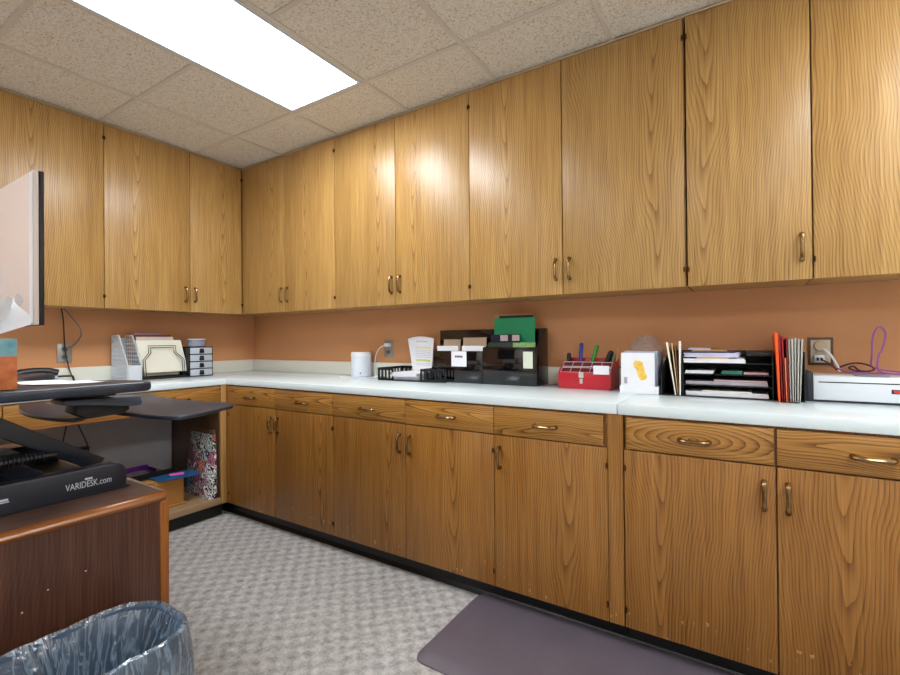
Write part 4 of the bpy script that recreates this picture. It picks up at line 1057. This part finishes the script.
# black paper organizer: two upright slots and shelves
t = Thing('paper_organizer', 'black desk organizer with shelves of paper between two upright slots', 'organizer', (3.70, -0.18, Z))
OX0, OX1, OYf, OYb, OH = 3.452, 3.975, -0.300, -0.030, 0.198
def upright(xa): return MB().box(xa, xa + 0.004, OYf, OYb - 0.0035, Z + 0.0045, Z + OH, 0.001)
t.part('base', MB().box(OX0, OX1, OYf - 0.004, OYb, Z, Z + 0.004, 0.001), matt_black)
t.part('back', MB().box(OX0, OX1, OYb - 0.003, OYb, Z + 0.0045, Z + OH), matt_black)
low_ = MB().prism([(OYf, Z + 0.0045), (OYb - 0.0035, Z + 0.0045), (OYb - 0.0035, Z + 0.19), (OYf + 0.1, Z + 0.14), (OYf, Z + 0.10)], 'x', OX0, OX0 + 0.004)
t.part('divider', low_, matt_black)
for xa in (3.540, 3.868, OX1 - 0.004): t.part('divider', upright(xa), matt_black)
for z in (0.050, 0.098, 0.146):
    t.part('shelf', MB().box(3.5445, 3.8675, OYf, OYb - 0.0035, Z + z, Z + z + 0.003), matt_black)
t.part('shelf', MB().box(3.78, 3.8675, OYf + 0.01, OYb - 0.0035, Z + 0.180, Z + 0.196, 0.002), matt_black)
SG = 'papers on the organizer shelves'
def stack(lab, m, x0, x1, y0, z0, h, rot=0.0, nm='paper_stack', cat='paper', skew=0.002, y1=-0.045):
    mb = MB(); k = max(1, int(h / 0.004)); c = Vector(((x0 + x1) / 2, (y0 + y1) / 2, 0))
    R = Matrix.Translation(c) @ Matrix.Rotation(rot, 4, 'Z') @ Matrix.Translation(-c)
    for i in range(k):
        s = random.uniform(-skew, skew)
        mb.box(x0 + s, x1 + s, y0 + s, y1, z0 + i * h / k, z0 + (i + 1) * h / k - 0.0003, mtx=R)
    return one(nm, mb, m, lab, cat, SG, sm=False)
stack('white papers on the lowest organizer shelf', paper, 3.552, 3.855, -0.292, Z + 0.0055, 0.018)
stack('cream booklet over the white papers on the lowest organizer shelf', cream, 3.62, 3.80, -0.29, Z + 0.0245, 0.005, -0.03)
stack('grey papers on the second organizer shelf from below', mat('grey_sheet', (178, 174, 184), 0.6), 3.552, 3.852, -0.292, Z + 0.0545, 0.014)
stack('pinkish papers lying on the grey papers on the second shelf', mat('pink_sheet', (206, 180, 180), 0.6), 3.66, 3.85, -0.285, Z + 0.0695, 0.007, 0.0)
stack('white papers at the left of the third organizer shelf', paper, 3.552, 3.66, -0.296, Z + 0.1025, 0.013, 0.0)
stack('green booklet on the third organizer shelf', mat('green_booklet', (52, 132, 108), 0.5), 3.690, 3.765, -0.290, Z + 0.1025, 0.014)
stack('pale pink booklet right of the green booklet on the third shelf', mat('pale_pink', (208, 164, 170), 0.5), 3.770, 3.855, -0.290, Z + 0.1025, 0.009)
stack('white papers at the bottom of the top pile', paper, 3.5475, 3.775, -0.325, Z + 0.1505, 0.017, 0.0)
stack('brown envelope in the middle of the top pile', manila, 3.58, 3.70, -0.315, Z + 0.168, 0.006, 0.12)
stack('lilac white papers above the brown envelope in the top pile', mat('lilac_paper', (212, 212, 236), 0.6), 3.552, 3.755, -0.305, Z + 0.1745, 0.017, -0.03)
stack('dark blue folder near the top of the pile', mat('navy_folder', (46, 52, 84), 0.5), 3.556, 3.745, -0.285, Z + 0.192, 0.006, -0.08)
stack('tan folder above the dark blue folder', mat('tan_folder2', (170, 136, 92), 0.55), 3.565, 3.70, -0.265, Z + 0.1985, 0.006, 0.1)
stack('lilac envelope topmost on the paper pile', mat('lilac_env', (196, 198, 226), 0.5), 3.553, 3.64, -0.255, Z + 0.205, 0.006, 0.05)

UG = 'folders upright in the organizer slots'
def upfolder(lab, m, xb, xt, th, y0, y1, H_, name='folder', z0=Z + 0.0046, grp=UG, waves=0.0):
    skew = -0.024 if xb < 3.6 else 0.004
    """upright folder, its spine edge to the front"""
    def f(u, v, s):
        x = xb + (xt - xb) * v + s * th / 2 * (0.5 + 0.5 * v) + skew * u + waves * math.sin(v * 5)
        return Vector((x, y0 + (y1 - y0) * u, z0 + H_ * v - 0.012 * u * v))
    A = MB(); A.sheet(lambda u, v: f(u, v, -1), 4, 8); k = len(A.v); A.sheet(lambda u, v: f(u, v, 1), 4, 8)
    rim = [i for i in range(5)] + [5 * j + 4 for j in range(1, 9)] + [40 + i for i in range(3, -1, -1)] + [5 * j for j in range(7, 0, -1)]
    n_ = len(rim)
    A.f += [(rim[i], rim[(i + 1) % n_], k + rim[(i + 1) % n_], k + rim[i]) for i in range(n_)]
    return one(name, A, m, lab, 'folder', grp, angle=50)
upfolder('cream folder leaning at the left of the left organizer slot', cream, 3.514, 3.480, 0.008, -0.315, -0.05, 0.235, waves=0.0)
upfolder('tan folder between two cream folders in the left slot', manila, 3.5225, 3.500, 0.005, -0.310, -0.05, 0.232)
upfolder('brown folder in the left organizer slot', mat('brown_folder', (150, 104, 74), 0.6), 3.5268, 3.512, 0.004, -0.305, -0.05, 0.222)
upfolder('cream folder at the right of the left organizer slot', cream, 3.5325, 3.533, 0.009, -0.318, -0.05, 0.240)
orange = mat('orange_folder', (238, 84, 22), 0.45); redf = mat('crimson_folder', (150, 24, 36), 0.45); greyf = mat('grey_folder', (172, 170, 162), 0.55)
x_ = 3.8745
upfolder('bright orange folder at the left of the right organizer slot', orange, 3.888, 3.880, 0.011, -0.360, -0.06, 0.272)
upfolder('thin crimson folder next to the bright orange folder', redf, 3.899, 3.891, 0.006, -0.335, -0.06, 0.262)
upfolder('second crimson folder from the bright orange one', redf, 3.906, 3.900, 0.006, -0.338, -0.06, 0.257)
upfolder('thin dull orange folder between crimson folders', mat('dull_orange', (214, 118, 72), 0.5), 3.912, 3.908, 0.005, -0.352, -0.06, 0.172)
upfolder('crimson folder beside the grey folders', redf, 3.918, 3.915, 0.006, -0.340, -0.06, 0.250)
for k, (a, b, yy, hh) in enumerate(((3.925, 3.922, -0.345, 0.243), (3.932, 3.931, -0.352, 0.247), (3.939, 3.941, -0.350, 0.249), (3.946, 3.951, -0.356, 0.246), (3.953, 3.962, -0.352, 0.244))):
    upfolder(['grey folder next to the crimson folders', 'second grey folder from the crimson ones', 'middle grey folder of the five in the right slot', 'fourth grey folder in the right slot', 'grey folder nearest the laminating machine'][k], greyf, a, b, 0.0065, yy, -0.06, hh)

# laminating machine
t = Thing('laminating_machine', 'white laminating machine with black end cap on the right of the counter', 'machine', (4.24, -0.14, Z))
PX0, PX1, PYf, PYb = 4.004, 4.50, -0.248, -0.045
t.part('body', MB().box(PX0, PX1, PYf, PYb, Z + 0.008, Z + 0.102, 0.003, 2), mat('pale_machine_shell', (222, 228, 234), 0.25, var=0.01))
t.part('foot_strip', MB().box(PX0, PX1, PYf + 0.003, PYb - 0.003, Z, Z + 0.0078), dark_plastic)
t.part('end_cap', MB().box(PX0 - 0.026, PX0 - 0.0003, PYf - 0.001, PYb + 0.001, Z, Z + 0.116, 0.004, 2), dark_plastic)
t.part('end_cap', MB().box(PX1 + 0.0003, PX1 + 0.026, PYf - 0.001, PYb + 0.001, Z, Z + 0.116, 0.004, 2), dark_plastic)
t.part('feed_slot', MB().box(PX0 + 0.016, PX1 - 0.016, PYf - 0.0008, PYf + 0.004, Z + 0.0765, Z + 0.0805), matt_black)
bd = t.part('badge', MB().box(4.234, 4.29, PYf - 0.0012, PYf - 0.0003, Z + 0.042, Z + 0.058), matt_black)
t.sub(bd, 'emblem', MB().box(4.240, 4.288, PYf - 0.0022, PYf - 0.0014, Z + 0.045, Z + 0.055), mat('red_emblem', (214, 50, 48), 0.4))
one('booklet', MB().box(4.14, 4.235, -0.225, -0.150, Z + 0.103, Z + 0.107, 0.001), mat('grey_leaflet', (130, 136, 152), 0.4), 'grey leaflet lying on the laminating machine', 'leaflet')

# purple cord and plugs
zt = Z + 0.104
purc = mat('purple_cord', (146, 80, 150), 0.45); purd = mat('dark_purple_cord', (74, 30, 52), 0.45)
c1 = smooth([(4.10, -0.075, zt + 0.022), (4.13, -0.095, zt + 0.008), (4.19, -0.11, zt + 0.006), (4.25, -0.12, zt + 0.006), (4.32, -0.13, zt + 0.006), (4.34, -0.09, zt + 0.007), (4.27, -0.075, zt + 0.014), (4.21, -0.09, zt + 0.03), (4.199, -0.14, zt + 0.075), (4.201, -0.15, zt + 0.145), (4.213, -0.15, zt + 0.185), (4.228, -0.15, zt + 0.188), (4.238, -0.15, zt + 0.160), (4.228, -0.15, zt + 0.105), (4.217, -0.15, zt + 0.075), (4.217, -0.15, zt + 0.02), (4.26, -0.16, zt + 0.008), (4.33, -0.17, zt + 0.007)], 7)
one('charging_cord', MB().tube(c1, 0.0032, 8), purc, 'purple cord with a tall loop on the laminating machine', 'cord')
c2 = smooth([(4.10, -0.045, zt + 0.012), (4.12, -0.06, zt + 0.030), (4.16, -0.07, zt + 0.044), (4.20, -0.075, zt + 0.036), (4.215, -0.08, zt + 0.018), (4.17, -0.085, zt + 0.010), (4.14, -0.07, zt + 0.022), (4.155, -0.065, zt + 0.030), (4.175, -0.06, zt + 0.012), (4.21, -0.055, zt + 0.010)], 7)
one('charging_cord', MB().tube(c2, 0.0034, 8), purd, 'dark maroon cord coiled low behind the purple loop', 'cord')
t = Thing('round_plug', 'round white plug in the brown rimmed outlet', 'plug', (4.054, -0.02, 1.184))
t.part('plug', MB().cyl((4.052, -0.034, 1.182), 0.021, 0.0235, 24, 'y', 0.023), mat('tan_plug', (196, 172, 146), 0.4))
t.part('cable', MB().tube(smooth([(4.062, -0.036, 1.172), (4.085, -0.05, 1.14), (4.103, -0.055, 1.10), (4.112, -0.06, zt + 0.006)], 6), 0.0048, 8), white_pl)
t = Thing('charger_plug', 'white square charger in the lower socket of the brown rimmed outlet', 'plug', (4.044, -0.025, 1.125))
t.part('body', MB().box(4.028, 4.064, -0.045, -0.0105, 1.112, 1.142, 0.004, 3), white_pl)
t.part('connector', MB().box(4.036, 4.043, -0.060, -0.0455, 1.118, 1.132, 0.002), matt_black)
t.part('connector', MB().box(4.049, 4.056, -0.060, -0.0455, 1.118, 1.132, 0.002), matt_black)
t.part('cable', MB().tube(smooth([(4.0525, -0.061, 1.124), (4.07, -0.07, 1.112), (4.09, -0.07, 1.095), (4.10, -0.062, zt + 0.012)], 6), 0.003, 8), purd)
